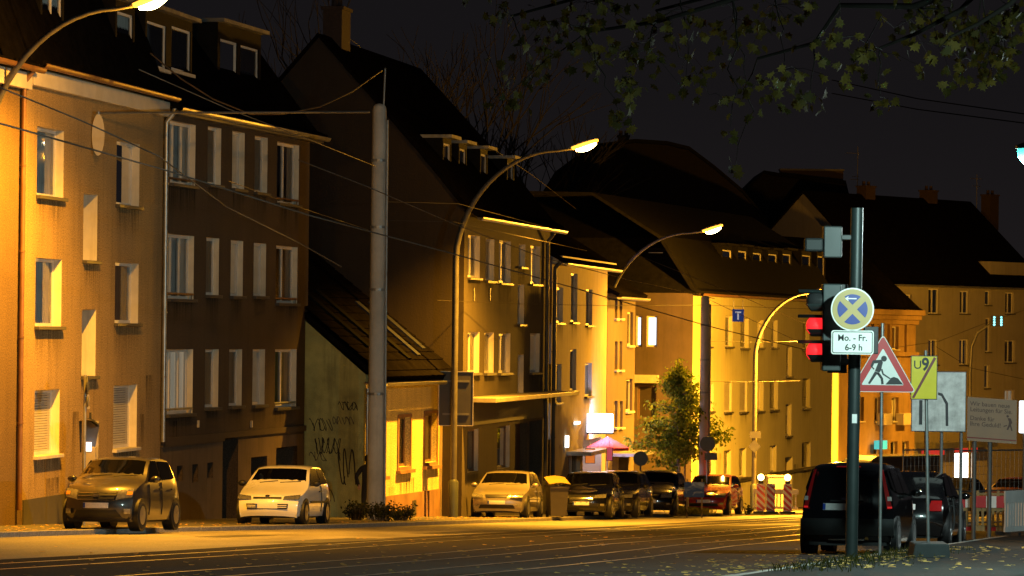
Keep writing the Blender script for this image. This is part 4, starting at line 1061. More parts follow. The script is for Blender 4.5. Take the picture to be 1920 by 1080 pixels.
# -- white hatchback
p_wh = carpaint('white', (.84, .83, .78), rough=.3)
c = Car('parked_car', 'white three-door hatchback parked before the dark brown house', 3.74, 1.62, 1.40,
        [(.08, .20), (.0, .34), (.0, .50), (.05, .60), (.10, .67), (.30, .74), (1.02, .93), (1.72, 1.34), (2.1, 1.40), (2.7, 1.40), (3.15, 1.35), (3.52, .97), (3.64, .90), (3.72, .62), (3.72, .45), (3.66, .22)],
        p_wh, ((1.08, .955), (1.68, 1.31)), ((3.49, 1.0), (3.19, 1.31)), .90, ground_at(499, 80.2), head_dir(9.2), tumble=.19, bowf=.20, wheel_r=.28, wx=(.72, 3.02))
side_glass(c, 1.22, 1.75, 2.35, 2.95, 3.18, 1.325, .92, .97)
c.both('headlamp', [(.38, .585), (.74, .595), (.74, .70), (.40, .665)], 'front', m_lamp, off=.014, n=6)
gq = c.patch('grille', [(-.34, .60), (.34, .60), (.34, .645), (-.34, .645)], 'front', m_trim, off=.008); c.patch('emblem', [(-.05, .655), (.05, .655), (.05, .69), (-.05, .69)], 'front', m_chrome, off=.02, n=2)
bq = c.patch('lower_grille', [(-.48, .36), (.48, .36), (.50, .485), (-.50, .485)], 'front', m_trim, off=.008)
for z in (.395, .435): c.patch('grille_bar', [(-.47, z), (.47, z), (.47, z + .016), (-.47, z + .016)], 'front', p_wh, off=.014, n=4, parent=bq)
c.plate('front', .375); c.mirrors(1.30, .92, m_trim); c.wipers()
c.both('rubbing_strip', [(1.15, .50), (2.75, .50), (2.75, .55), (1.15, .55)], 'side', m_trim, off=.012, n=6)
c.both('tail_lamp', [(.55, .70), (.74, .70), (.74, .92), (.62, .92)], 'rear', m_tail); c.both('door_seam', [(2.40, .30), (2.413, .30), (2.413, .92), (2.40, .92)], 'side', m_trim, off=.002, n=4)
c.both('door_handle', [(2.16, .76), (2.34, .76), (2.34, .79), (2.16, .79)], 'side', m_trim, off=.02, n=2)
settle(c); 

# -- beige-silver saloon
p_be = carpaint('champagne', (.30, .27, .22), metal=.45, rough=.34)
def saloonish(label, loc, phi, paint, L=4.2, W=1.70, H=1.42, group=None, big_grille=False, away=False, hi=1.0):
    k = H / 1.42
    c = Car('parked_car', label, L, W, H,
            [(.08, .20), (.0, .34), (.0, .52), (.05, .63), (.13, .70), (.40, .79 * hi), (1.22, .93 * hi), (1.98, 1.36 * k), (2.4, 1.42 * k), (3.0, 1.41 * k), (3.4, 1.34 * k), (L - .28, .98 * hi), (L - .10, .90 * hi), (L - .02, .62), (L - .02, .45), (L - .08, .22)],
            paint, ((1.28, .96 * hi), (1.93, 1.33 * k)), ((L - .31, 1.01 * hi), (3.45, 1.29 * k)), .90 * hi, loc, head_dir(phi, away), tumble=.20, bowf=.22, wheel_r=.30, wx=(.80, L - .82), group=group)
    side_glass(c, 1.45, 2.0, 2.55, 3.25, L - .62, 1.33 * k, .93 * hi, .97 * hi)
    c.both('headlamp', [(.40, .59), (.77, .60), (.77, .73 * hi), (.44, .69 * hi)], 'front', m_lamp, off=.014, n=6)
    gq = c.patch('grille', [(-.30, .60), (.30, .60), (.36, .69), (-.36, .69)] if not big_grille else [(-.34, .42), (.34, .42), (.44, .69), (-.44, .69)], 'front', m_trim, off=.010)
    if big_grille:
        for i in range(4): z = .44 + i * .065; c.patch('grille_bar', [(-.36, z), (.36, z), (.36, z + .022), (-.36, z + .022)], 'front', m_chrome, off=.02, n=4, parent=gq)
    c.patch('lower_grille', [(-.55, .27), (.55, .27), (.50, .38), (-.50, .38)], 'front', m_trim, off=.010)
    c.plate('front', .40 if not big_grille else .36); c.mirrors(1.52, .93 * hi); c.wipers()
    c.both('fog_lamp', [(.60, .34), (.72, .34), (.72, .41), (.60, .41)], 'front', m_lamp, off=.012, n=3)
    c.both('tail_lamp', [(.50, .68), (.76, .68), (.76, .88), (.56, .88)], 'rear', m_tail); c.plate('rear', .70)
    for x in (2.5, 3.3): c.both('door_handle', [(x - .18, .77 * hi), (x, .77 * hi), (x, .80 * hi), (x - .18, .80 * hi)], 'side', paint, off=.02, n=2)
    c.both('door_seam', [(2.56, .30), (2.573, .30), (2.573, .92), (2.56, .92)], 'side', m_trim, off=.002, n=4)
    settle(c); return c
saloonish('beige silver hatchback parked in front of the tan house', ground_at(930, 63.0), 9.3, p_be)
p_bk = carpaint('black', (.004, .004, .0045), rough=.18)
saloonish('black car with bright chrome grille just behind the wheelie bin', ground_at(1089, 59.3), 9.5, p_bk, L=4.25, W=1.78, H=1.44, big_grille=True)
p_gr = carpaint('dark_olive', (.016, .015, .012), metal=.3, rough=.25)
saloonish('dark olive car between the two black cars on the left pavement', ground_at(1140, 57.2), 11.5, p_gr, L=4.3, W=1.78, H=1.50)
saloonish('black people carrier parked left of the leafy street tree', ground_at(1216, 54.2), 10.5, p_bk, L=4.3, W=1.80, H=1.56, hi=1.06)
p_red = carpaint('red', (.36, .02, .018), rough=.25)
saloonish('red hatchback parked under the leafy street tree', ground_at(1318, 51.6), 14, p_red, L=4.0, W=1.70, H=1.46, hi=1.05)

# -- black small car seen from behind, right
def panda(label, loc, phi, paint):
    L, W, H = 3.60, 1.62, 1.56
    c = Car('parked_car', label, L, W, H,
            [(.10, .22), (.0, .36), (.0, .55), (.05, .70), (.20, .86), (.82, 1.0), (1.38, 1.44), (1.7, 1.52), (2.4, 1.555), (3.05, 1.53), (3.36, 1.47), (3.47, 1.02), (3.50, .80), (3.58, .62), (3.60, .45), (3.52, .25)],
            paint, ((.88, 1.03), (1.34, 1.41)), ((3.455, 1.06), (3.37, 1.40)), .98, loc, head_dir(phi, True), tumble=.25, bowf=.2, bowr=.17, wheel_r=.295, wx=(.60, 2.96), taper=.10)
    side_glass(c, 1.02, 1.40, 1.95, 2.85, 2.92, 1.46, 1.0, 1.04)
    c.both('side_window', [(2.98, 1.06), (3.24, 1.12), (3.22, 1.42), (3.02, 1.43)], 'side', m_carglass, off=.006, thick=.004, n=4)
    c.both('tail_lamp', [(.655, .80), (.735, .80), (.575, 1.42), (.54, 1.42)], 'rear', m_tail, off=.014, n=8); c.both('reversing_lamp', [(.665, .90), (.735, .90), (.72, .97), (.66, .97)], 'rear', m_tail_w, off=.022, n=3)
    c.both('brake_glow', [(.665, .775), (.735, .775), (.735, .805), (.665, .805)], 'rear', mat('tail_reflector', (.8, .02, .02), rough=.3, var=0, emit=(1, .02, .02), estr=.35), off=.02, n=2)
    c.plate('rear', .74, y=-.14); c.patch('emblem', [(-.09, .915), (.03, .915), (.03, .95), (-.09, .95)], 'rear', m_chrome, off=.02, n=2)
    c.patch('tailgate_handle', [(-.28, .88), (.28, .88), (.28, .905), (-.28, .905)], 'rear', m_trim, off=.02, n=3)
    c.patch('brake_light', [(-.2, 1.455), (.2, 1.455), (.2, 1.475), (-.2, 1.475)], 'rear', m_tail, off=.012, n=3)
    c.patch('rear_bumper', [(-.78, .32), (.78, .32), (.78, .60), (-.78, .60)], 'rear', m_trim, off=.03, n=8)
    c.patch('bumper_reflector', [(-.3, .24), (.3, .24), (.3, .27), (-.3, .27)], 'rear', m_chrome, off=.02, n=3)
    c.mirrors(1.12, 1.0); settle(c); return c
rearc = panda('black small car with tall tail lamps seen from behind, right of the road', Vector((0, 0, 0)), 13.0, p_bk)
def place_rear(c, px, s, phi, road=True):
    p = P(px, 1000, s); d = Vector((math.sin(R(phi)), math.cos(R(phi)))) * c.L
    y = p.y + d.y; c.t.location = (p.x + d.x, y, rz(y) if road else gz(y))
place_rear(rearc, 1586, 113, 13.0)
c2 = saloonish('dark car parked ahead of the black small car on the right', Vector((0, 0, 0)), 13.5, p_bk, L=4.2, W=1.72, H=1.46, away=True)
place_rear(c2, 1690, 97, 13.5)
c3 = saloonish('dark red estate car beyond the roadworks fence on the right', ground_at(1850, 50, 0), 40, carpaint('maroon', (.05, .012, .015), rough=.25), L=4.3, W=1.75, H=1.50)
# oncoming/parked cars far right with parking lights glinting
c4 = saloonish('far dark car behind the roadworks, left of the lit shop', ground_at(1760, 47, 0), 24, p_bk, L=4.3, W=1.75, H=1.48)

# -- dark blue box van behind the black car
vb = ground_at(1650, 47, 0)
vt = thing('delivery_van', vb, 'dark blue van roof showing above the black small car', 'van', head_dir(62))
p_vb = carpaint('night_blue', (.018, .028, .06), rough=.35)
pr_ = [(0, .35), (4.8, .35), (4.8, 1.2), (4.2, 1.35), (3.5, 2.15), (3.2, 2.32), (0.05, 2.34), (0, 2.2)]
MB().prism(pr_, lambda a, b, d: (a - 2.4, d, b), -.92, .92).build('body', p_vb, vt, bevel=.06)
for sg in (-1, 1):
    for x in (-1.5, 1.6): MB().lathe([(.2, .80), (.33, .93), (.34, .80), (.34, .70)], lambda a, b, h: (x + a, sg * h, .34 + b), 18).build('wheel', m_tyre, vt, smooth=40)
    MB().prism([(1.0, 1.35), (1.75, 1.35), (1.25, 2.05), (1.0, 2.1)], lambda a, b, d: (a, d, b), sg * .921, sg * .93).build('side_window', m_carglass, vt)
    for k in range(9): MB().box(-2.1 + k * .31, -1.92 + k * .31, min(sg * .921, sg * .925), max(sg * .921, sg * .925), 1.75, 1.9).build('lettering_mark', mat('van_lettering', (.06, .055, .045), rough=.5, var=.3), vt)
# ------------------------------------------------------------------ street furniture
m_conc = mat('mast_concrete', (.52, .50, .45), rough=.85, var=.2, scale=1.2, bump=.3, stain=.3)
m_wire = mat('copper_wire', (.035, .028, .022), rough=.6, metal=.2, var=0)
m_blk = mat('black_paint', (.02, .02, .02), rough=.5, var=.15)
m_dkgreen = mat('signal_green_paint', (.018, .026, .025), rough=.45, var=.2)
m_signback = mat('sign_back_grey', (.11, .11, .105), rough=.5, metal=.3, var=.2)
m_swhite = mat('sign_white', (.80, .80, .76), rough=.4, var=.05, scale=6)
m_sred = mat('sign_red', (.52, .018, .02), rough=.4, var=.06)
m_sblue = mat('sign_blue', (.012, .03, .22), rough=.4, var=.1)
m_sgold = mat('sign_ring_tan', (.42, .30, .10), rough=.45, var=.12)
m_syel = mat('sign_yellow', (.75, .58, .02), rough=.3, var=.1)
m_sblack = mat('sign_black', (.008, .008, .010), rough=.5, var=0)
def V3(v, z=None): return Vector((v[0], v[1], v[2] if z is None else z))
def mast(px, s, ytop, w_, label, taper=.75, conduit=True):
    b = ground_at(px, s); H = P(px, ytop, s).z - b.z
    t = thing('catenary_mast', b, label, 'mast', group='overhead line masts')
    m = MB(); pr = []
    n = 10
    for k in range(n + 1): z = H * .985 * k / n; pr.append((w_ / 2 * (1 - (1 - taper) * k / n), z - (.3 if k == 0 else 0)))
    pr += [(w_ / 2 * taper * .9, H * .993), (w_ / 2 * taper * .6, H * .998), (.02, H)]
    m.lathe(pr, lambda x, y, h: (x, y, h), 18); m.build('shaft', m_conc, t, smooth=40)
    if conduit:
        MB().tube([(w_ / 2 + .02, -.06, 0), (w_ / 2 * taper + .03, -.05, H * .96)], .035, 8).build('conduit', m_galv, t, smooth=40)
        for f in (.3, .55, .70, .86):
            r = w_ / 2 * (1 - (1 - taper) * f) + .015
            MB().lathe([(r, H * f), (r, H * f + .07)], lambda x, y, h: (x, y, h), 18).build('band', m_galv, t)
    return t, b, H
M1, b1, H1m = mast(703, 70, 194, .46, 'tall concrete tram mast in front of the low yellow house', .80)
MB().tube([(.10, 0, H1m - .3), (.14, 0, H1m + .95)], .025, 8).build('top_rod', m_galv, M1)
M2, b2, H2m = mast(1318, 50, 554, .36, 'grey concrete tram mast behind the leafy street tree', .9)
M3, b3, H3m = mast(1564, 42.5, 560, .34, 'pale yellow lit tram mast beside the traffic light', .9, False)
M3.children[0].data.materials[0] = mat('mast_cream', (.62, .52, .30), rough=.8, var=.1)

def wire(pts, label, r=.013, sag=0., name='overhead_wire', m=None):
    q = []
    for a, b in zip(pts, pts[1:]):
        n = 10
        for k in range(n): t = k / n; p = a.lerp(b, t); p.z -= sag * 4 * t * (1 - t); q.append(p)
    q.append(pts[-1]); o = MB().tube([p - q[0] for p in q], r * .8, 6).build(name, m or m_wire, None, smooth=60); o.location = q[0]
    return tag(o, label, 'wire', 'tram overhead wires')
cw = [P(-40, 220, 155), P(320, 322, 125), P(577, 403, 108), P(850, 476, 93), P(1116, 551, 81), P(1330, 612, 72), P(1560, 668, 62)]
wire(cw, 'contact wire crossing the house fronts from left edge to the snack bar', .016)
wire([P(-40, 148, 150), P(150, 225, 135), P(298, 293, 125), P(425, 388, 112), P(560, 455, 100), P(640, 500, 96)], 'steep wire falling from the left edge across the ochre house', .013)
wire([P(560, 300, 100), P(689, 350, 95), P(851, 420, 86), P(1018, 483, 78), P(1180, 525, 68), P(1340, 560, 62)], 'upper wire running from the concrete mast past the second lamp', .013)
wire([P(260, 130, 125), P(430, 205, 112), P(580, 262, 100), P(705, 312, 70.5)], 'thin wire from the brown roof dormer to the tall mast', .010)
wire([P(713, 378, 70), P(860, 382, 66), P(1040, 430, 58)], 'thin stay wire from the mast clamp to the tan house gutter', .010)
wire([P(716, 413, 70), P(850, 416, 70), P(1100, 470, 60)], 'thin span wire leaving the small plate on the tall mast', .010)
wire([P(690, 431, 70), P(580, 395, 76), P(430, 340, 90)], 'thin wire from the tall mast back across the brown house', .010)
wire([P(820, 563, 64), P(980, 570, 60), P(1140, 573, 56), P(1320, 572, 50), P(1540, 580, 48)], 'level span wire in front of the tan and sand houses', .010)
wire([P(1200, 480, 55), P(1300, 520, 58), P(1400, 560, 62), P(1540, 620, 66)], 'wire sloping down past the leafy tree to the traffic light', .011)
wire([P(1326, 560, 50), P(1420, 605, 55), P(1540, 660, 60)], 'wire from the grey mast towards the traffic light', .010)
wire([P(1326, 640, 50), P(1420, 642, 48), P(1500, 640, 46)], 'short level wire in front of the yellow corner house', .010)
wire([P(1326, 715, 50), P(1420, 716, 48), P(1500, 714, 46)], 'lower level wire in front of the yellow corner house', .010)
wire([P(1620, 660, 60), P(1760, 640, 50), P(1850, 605, 44), P(1925, 580, 40)], 'wire crossing the right hand tenement', .012)
wire([P(1755, 650, 50), P(1820, 690, 50), P(1925, 712, 50)], 'wire sagging over the right hand tenement above the beige board', .012)
m_wd = mat('dark_wire', (.004, .004, .004), rough=.9, var=0, spec=0)
wire([P(1560, 150, 95), P(1720, 185, 110), P(1930, 215, 130)], 'dark wire high in the sky at the right', .012, m=m_wd)
wire([P(1560, 175, 95), P(1720, 205, 110), P(1930, 232, 130)], 'second dark wire high in the sky at the right', .012, m=m_wd)
wire([P(640, 60, 60), P(860, 235, 52), P(1000, 330, 46), P(1130, 430, 40)], 'dark wire over the tan house dormers', .012)
# cantilever tube between the mast and the ochre house, with its stay and oval panel
ca = P(692, 210, 70); _q = F1.pt(F1.uz(172, 212)[0]); cb = Vector((_q.x, _q.y, F1.uz(172, 212)[1]))
ct = thing('cantilever_tube', ca, 'thin grey tube spanning from the tall mast to the ochre house', 'bracket')
MB().tube([Vector((0, 0, 0)), (cb - ca) * .5, cb - ca + Vector((.12, -.03, 0))], .030, 8).build('tube', m_galv, ct, smooth=50)
st = []
for (x, y) in ((716, 132), (660, 172), (600, 200), (530, 214), (470, 214), (400, 186), (340, 148), (282, 100)): 
    f = (716 - x) / (716 - 282); st.append(P(x, y, 70 + f * 7))
so_ = thing('stay_cable', st[0], 'sagging stay cable hung from the rod on the tall mast', 'cable'); MB().tube([p - st[0] for p in st], .02, 6).build('strand', mat('stay_steel', (.16, .12, .08), rough=.5, metal=.5), so_, smooth=60)
ov = cb + Vector((.16, -.05, -.02)); ot = thing('oval_panel', ov, 'pale oval panel hanging from the tube end on the ochre house', 'panel')
MB().prism([(.145 * math.cos(a), -.48 + .48 * math.sin(a)) for a in [2 * math.pi * k / 24 for k in range(24)]], lambda a, b, d: (a, d, b), -.012, .012).build('panel', mat('pale_panel', (.55, .50, .40), rough=.6, var=.1), ot)
MB().tube([(0, 0, -.02), (0, 0, .06)], .02, 6).build('hook', m_galv, ot)

def board(name, label, cat, px0, py0, px1, py1, s, thick=.02, yaw=0., parent=None, m=None, tilt=0.):
    """flat board facing the camera; returns thing/part and a function from board units (m, from lower-left) to local"""
    a = P(px0, py1, s); b = P(px1, py0, s); w_, h = b.x - a.x, b.z - a.z
    return a, w_, h
# big dark board on the second lamp's pole
a, w_, h = board('', '', '', 823, 698, 887, 797, 63.2)
bt = thing('direction_board', a, 'large dark board seen from behind on the second lamp pole', 'sign board')
MB().box(0, w_, .0, .03, 0, h).build('panel', mat('board_back_dark', (.035, .033, .030), rough=.5, var=.2), bt)
e = MB(); e.box(-.02, 0, -.02, .04, 0, h); e.box(w_, w_ + .02, -.02, .04, 0, h); e.box(-.02, w_ + .02, -.02, .04, h, h + .02); e.box(-.02, w_ + .02, -.02, .04, -.02, 0); e.build('frame', mat('board_edge', (.5, .45, .35), rough=.4, metal=.5), bt)
for z in (.3, h - .3): MB().box(.1, w_ - .1, -.035, -.002, z, z + .06).build('rail', m_signback, bt)

# parking post and machine by the ochre house
b = ground_at(157, 86); pt_ = thing('sign_post', b, 'thin post with two edge-on sign plates by the ochre house', 'sign post')
Hp = P(157, 703, 86).z - b.z
MB().tube([(0, 0, -.2), (0, 0, Hp)], .035, 10).build('post', m_galv, pt_, smooth=40)
for z0, hh in ((Hp - .43, .42), (Hp - .70, .24)):
    sp = MB(); sp.prism([(.2 * math.cos(a) * (hh / .42) * 1.0, z0 + hh / 2 + hh / 2 * math.sin(a)) for a in [2 * math.pi * k / 20 for k in range(20)]], lambda a, b_, d: (.055 + d, a, b_), 0, .012); sp.build('sign_plate', m_signback, pt_)
b = ground_at(165, 84.5); kt = thing('payphone', b, 'grey payphone pillar with curved hood and small lit panel by the ochre house', 'payphone')
Hk = P(165, 785, 84.5).z - b.z
m_kg = mat('phone_grey', (.28, .25, .22), rough=.5, var=.15)
MB().box(-.15, .20, .10, .16, 0, Hk - .05).build('back_panel', m_kg, kt)
hd = MB(); hd.grid([[(-.20 + .42 * k / 8, y, Hk + .02 - .16 * ((k / 8) - .25) ** 2 * 1.6) for k in range(9)] for y in (-.30, .18)]); hd.grid([[(-.20 + .42 * k / 8, y, Hk - .03 - .16 * ((k / 8) - .25) ** 2 * 1.6) for k in range(9)] for y in (-.30, .18)]); hd.build('hood', m_blk, kt, smooth=50)
MB().prism([(-.30, Hk - .05), (.10, Hk - .05), (.10, Hk - .75), (0, Hk - .75)], lambda a, b_, d: (d, a, b_), -.19, -.17).build('side_cheek', m_blk, kt)
MB().box(-.12, .16, -.06, .098, .75, Hk - .62).build('phone_body', m_kg, kt, bevel=.02)
MB().box(-.07, .07, -.075, -.062, Hk - .72, Hk - .52).build('lit_panel', emitter('phone_panel', (.95, .92, 1.0), 2.2), kt)
MB().box(.0, .05, 0, .05, Hk, Hk + .14).build('finial', m_blk, kt)

# wheelie bin
b = ground_at(1044, 61.5); wb = thing('wheelie_bin', b, 'dark wheelie bin with tilted yellow lid between the parked cars', 'bin', R(12))
m_bin = mat('bin_plastic', (.035, .030, .026), rough=.55, var=.2); m_lid = mat('bin_lid_yellow', (.28, .20, .05), rough=.45, var=.15)
bb = MB(); lo_ = [(-.24, -.26), (.24, -.26), (.24, .26), (-.24, .26)]; hi_ = [(-.29, -.34), (.29, -.34), (.29, .34), (-.29, .34)]
for i in range(4): j = (i + 1) % 4; bb.face([(*lo_[i], .06), (*lo_[j], .06), (*hi_[j], .95), (*hi_[i], .95)])
bb.face([(*p, .06) for p in lo_]); bb.box(-.31, .31, -.37, .36, .91, .97); bb.build('body', m_bin, wb)
ld_ = MB()
for k in range(2): ld_.grid([[(-.33 + .66 * i / 6, y, .985 + .05 * math.sin(math.pi * i / 6) + (.20 if y > 0 else .0) * (k * .9) + k * .045) for i in range(7)] for y in (-.40, .40)])
ld_.build('lid', m_lid, wb, smooth=40)
for sg in (-1, 1): MB().lathe([(.10, sg * .20), (.10, sg * .26)], lambda x, y, h: (h, .30 + x, .10 + y), 14).build('wheel', m_tyre, wb)
MB().tube([(-.25, .38, .95), (-.25, .44, .95), (.25, .44, .95), (.25, .38, .95)], .016, 6).build('handle', m_bin, wb)

# snack bar sign box, red parasol, small orange sign
a, w_, h = board('', '', '', 1091, 776, 1150, 811, 50.5)
sb = thing('light_box_sign', a, 'glowing white sign box over the snack bar door', 'sign')
MB().box(0, w_, 0, .22, 0, h).build('light_box', emitter('sign_box_white', (.80, .82, 1.0), 4), sb, bevel=.03)
MB().box(-.04, w_ + .04, -.01, .235, -.05, -.003).build('frame', m_blk, sb); MB().box(w_ * .25, w_ * .33, .22, 1.0, h * .4, h * .6).build('bracket', m_blk, sb)
for k in range(4): MB().box(.25 + k * .22, .38 + k * .22, -.012, -.002, .04, .09).build('lettering_mark', mat('sign_ink_blue', (.02, .03, .25), rough=.5, var=0), sb)
ld2 = bpy.data.lights.new('sign_light', 'AREA'); ld2.shape = 'RECTANGLE'; ld2.size = w_; ld2.size_y = h; ld2.energy = 260; ld2.color = (.62, .58, 1.0)
lo2 = bpy.data.objects.new('sign_light', ld2); COL.objects.link(lo2); lo2.parent = sb; lo2.location = (w_ / 2, .5, h / 2); lo2.rotation_euler = (R(-90), 0, R(180))
pa = P(1138, 827, 50); pb = ground_at(1138, 50); pt2 = thing('parasol', pb, 'pink red parasol standing outside the snack bar', 'parasol'); Hq = P(1138, 818, 50).z - pb.z
cn = MB(); n = 8; rim_ = [(.85 * math.cos(2 * math.pi * k / n + .3), .85 * math.sin(2 * math.pi * k / n + .3), Hq - .42) for k in range(n)]
for k in range(n): cn.face([(0, 0, Hq), rim_[k], rim_[(k + 1) % n]]); q1_, q2_ = rim_[k], rim_[(k + 1) % n]; cn.face([q1_, q2_, (q2_[0], q2_[1], q2_[2] - .10), (q1_[0], q1_[1], q1_[2] - .10)])
cn.build('canopy', mat('parasol_red', (.70, .05, .06), rough=.8, var=.15), pt2); MB().tube([(0, 0, 0), (0, 0, Hq)], .025, 8).build('pole', m_white, pt2); MB().lathe([(.3, 0), (.3, .08), (.05, .12)], lambda x, y, h: (x, y, h), 16).build('base', m_blk, pt2)
for (x0, y0, x1, y1, mt, lb) in ((1098, 842, 1115, 868, emitter('sign_orange', (.9, .22, .03), .7), 'small orange hanging sign by the snack bar door'), (1138, 840, 1148, 863, emitter('sign_pink', (.75, .10, .15), .5), 'small red notice sign right of the snack bar door')):
    a, w_, h = board('', '', '', x0, y0, x1, y1, 51.5); q = thing('hanging_sign', a, lb, 'sign'); MB().box(0, w_, 0, .05, 0, h).build('panel', mt, q); MB().box(-.02, w_ + .02, .05, .07, -.02, h + .02).build('frame', m_blk, q); MB().tube([(w_ / 2, .03, h), (w_ / 2, .9, h + .25)], .012, 5).build('bracket', m_blk, q)

# tram stop "T" sign hung on the wires
a, w_, h = board('', '', '', 1373, 580, 1395, 603, 50)
tt = thing('tram_signal_sign', a, 'square blue sign with a white T hanging on the wires', 'sign')
MB().box(0, w_, 0, .03, 0, h).build('panel', mat('sign_blue_lit', (.012, .05, .34), rough=.4, var=.05, emit=(.012, .05, .34), estr=.25), tt)
tm = MB(); tm.box(w_ * .24, w_ * .76, -.008, -.002, h * .70, h * .82); tm.box(w_ * .43, w_ * .57, -.008, -.002, h * .16, h * .70); tm.build('lettering', mat('sign_t_white', (.8, .8, .8), rough=.4, var=0, emit=(.8, .8, .85), estr=.35), tt)
for x in (.1, .9): MB().tube([(w_ * x, .015, h), (w_ * x, .015, h + .35)], .01, 5).build('hanger', m_galv, tt)

# signs on posts by the street tree and on the fourth lamp (seen from behind)
def back_sign(px, s, ytop, shape, label, r, extra=None):
    b = ground_at(px, s); t = thing('road_sign', b, label, 'road sign'); H_ = P(px, ytop, s).z - b.z
    MB().tube([(0, 0, -.1), (0, 0, H_)], .03, 8).build('post', m_galv, t)
    n = 24 if shape == 'o' else 4; z = H_ - r
    MB().prism([(r * math.cos(2 * math.pi * k / n + (math.pi / 2)), z + r * math.sin(2 * math.pi * k / n + math.pi / 2)) for k in range(n)], lambda a, b_, d: (a, d, b_), -.05, -.035).build('sign_plate', m_signback, t)
    if extra: MB().box(extra[0], extra[1], -.05, -.035, z - r - .05 - extra[2], z - r - .05).build('supplementary_plate', m_signback, t)
    return t
back_sign(1325, 51.0, 818, 'o', 'round sign seen from behind, beside the grey mast', .28, (-.1, .36, .26))
back_sign(1200, 53.0, 846, 'o', 'round sign seen from behind, left of the leafy tree', .26)
lb4 = lamp4.location
sq = thing('road_sign', (lb4.x, lb4.y - .13, P(1417, 838, 45.5).z), 'diamond sign under a small plate on the fourth lamp pole', 'road sign')
MB().prism([(0, .27), (.27, 0), (0, -.27), (-.27, 0)], lambda a, b_, d: (a, d, b_), 0, .015).build('sign_plate', m_signback, sq); MB().box(-.2, .26, 0, .015, .34, .62).build('supplementary_plate', m_signback, sq)

# ---- beacons, low barrier and cabinet in front of the corner house
m_orl = mat('beacon_red', (.55, .05, .03), rough=.4, var=.08); m_plas = mat('barrier_grey_plastic', (.45, .44, .42), rough=.6, var=.15)
def beacon(px, ybase, s, lamp, label):
    b = P(px, ybase, s); b = Vector((b.x, b.y, gz(b.y))); t = thing('warning_beacon', b, label, 'beacon', group='striped roadworks beacons')
    MB().box(-.28, .28, -.20, .20, 0, .10).build('foot', m_blk, t, bevel=.02)
    W2, H0_, H1_ = .155, .10, 1.12
    MB().box(-W2, W2, -.02, .02, H0_, H1_).build('panel', m_swhite, t)
    st_ = MB(); n = 4; per = (H1_ - H0_) / n * 1.0
    for k in range(-1, n + 1):
        z0 = H0_ + k * per; q = [(-W2, z0 + .30), (W2, z0), (W2, z0 + per / 2), (-W2, z0 + .30 + per / 2)]
        cl = [(x, min(H1_, max(H0_, z))) for x, z in q]
        if len({z for _, z in cl}) > 1: 
            o = MB(); o.face([(x, -.0225, z) for x, z in cl]); o.build('stripe', m_orl, t)
    if lamp:
        MB().box(-.09, .09, -.06, .06, H1_, H1_ + .12).build('lamp_battery', m_blk, t)
        MB().lathe([(.12, -.05), (.125, 0), (.12, .05)], lambda x, y, h: (x, h, H1_ + .24 + y), 16).build('lamp', emitter('beacon_lamp', (1, .72, .18), 14), t, smooth=50)
beacon(1426, 964, 50, True, 'leftmost striped beacon with a lit yellow lamp'); beacon(1445, 961, 50.4, False, 'middle striped beacon without a lamp'); beacon(1476, 963, 50, True, 'rightmost striped beacon with a lit yellow lamp near the black car')
b = P(1412, 965, 48.5); bg_ = thing('site_barrier', (b.x, b.y, gz(b.y)), 'low pale plastic barrier behind the striped beacons', 'barrier', R(2))
Lb = 1.75
MB().box(0, Lb, -.02, .02, .72, .92).build('top_board', m_plas, bg_); MB().box(0, Lb, -.02, .02, .15, .25).build('bottom_rail', m_plas, bg_)
for k in range(12): MB().box(.02 + k * Lb / 12, .07 + k * Lb / 12, -.018, .018, .25, .72).build('slat', m_plas, bg_)
for x in (.2, Lb - .3): MB().box(x, x + .12, -.3, .3, 0, .15).build('foot', m_blk, bg_)
b = P(1440, 940, 44.5); cb_ = thing('utility_cabinet', (b.x, b.y, gz(b.y)), 'grey utility cabinet behind the striped beacons', 'cabinet', R(8))
MB().box(0, .95, 0, .5, 0, 1.42).build('housing', mat('cabinet_grey', (.40, .38, .33), rough=.5, var=.12), cb_, bevel=.02); MB().box(-.03, .98, -.03, .53, 1.42, 1.48).build('roof', m_plas, cb_)
for x in (.04, .50): MB().box(x, x + .42, -.012, -.001, .15, 1.34).build('door', mat('cabinet_door', (.44, .42, .37), rough=.45, var=.1), cb_)

# ---- traffic light pole, right foreground
S0 = 132
b = ground_at(1597, S0); tl = thing('traffic_light', b, 'tall dark green traffic light pole with red signals facing left', 'traffic light')
top = P(1607, 390, S0) - b
MB().tube([(0, 0, -.3), (top.x * .5, 0, top.z * .5), (top.x, 0, top.z)], .088, 18).build('pole', m_dkgreen, tl, smooth=40)
def TL(px, py, s=S0): return P(px, py, s) - b
def bx(p0, p1, y0, y1, m, nm, par=tl, bev=.01):
    a_, c_ = TL(*p0), TL(*p1); return MB().box(min(a_.x, c_.x), max(a_.x, c_.x), y0, y1, min(a_.z, c_.z), max(a_.z, c_.z)).build(nm, m, par, bevel=bev)
head = bx((1541, 532), (1574, 696), -.17, .15, m_dkgreen, 'signal_head', bev=.02)
bx((1556, 532), (1590, 700), .16, .30, m_blk, 'back_board')
bx((1574, 545), (1600, 556), -.03, .03, m_blk, 'bracket'); bx((1574, 672), (1600, 684), -.03, .03, m_blk, 'bracket')
m_redl = emitter('signal_red', (1.0, .02, .025), 1.1); m_off = mat('signal_lens_off', (.03, .03, .03), rough=.2, var=0)
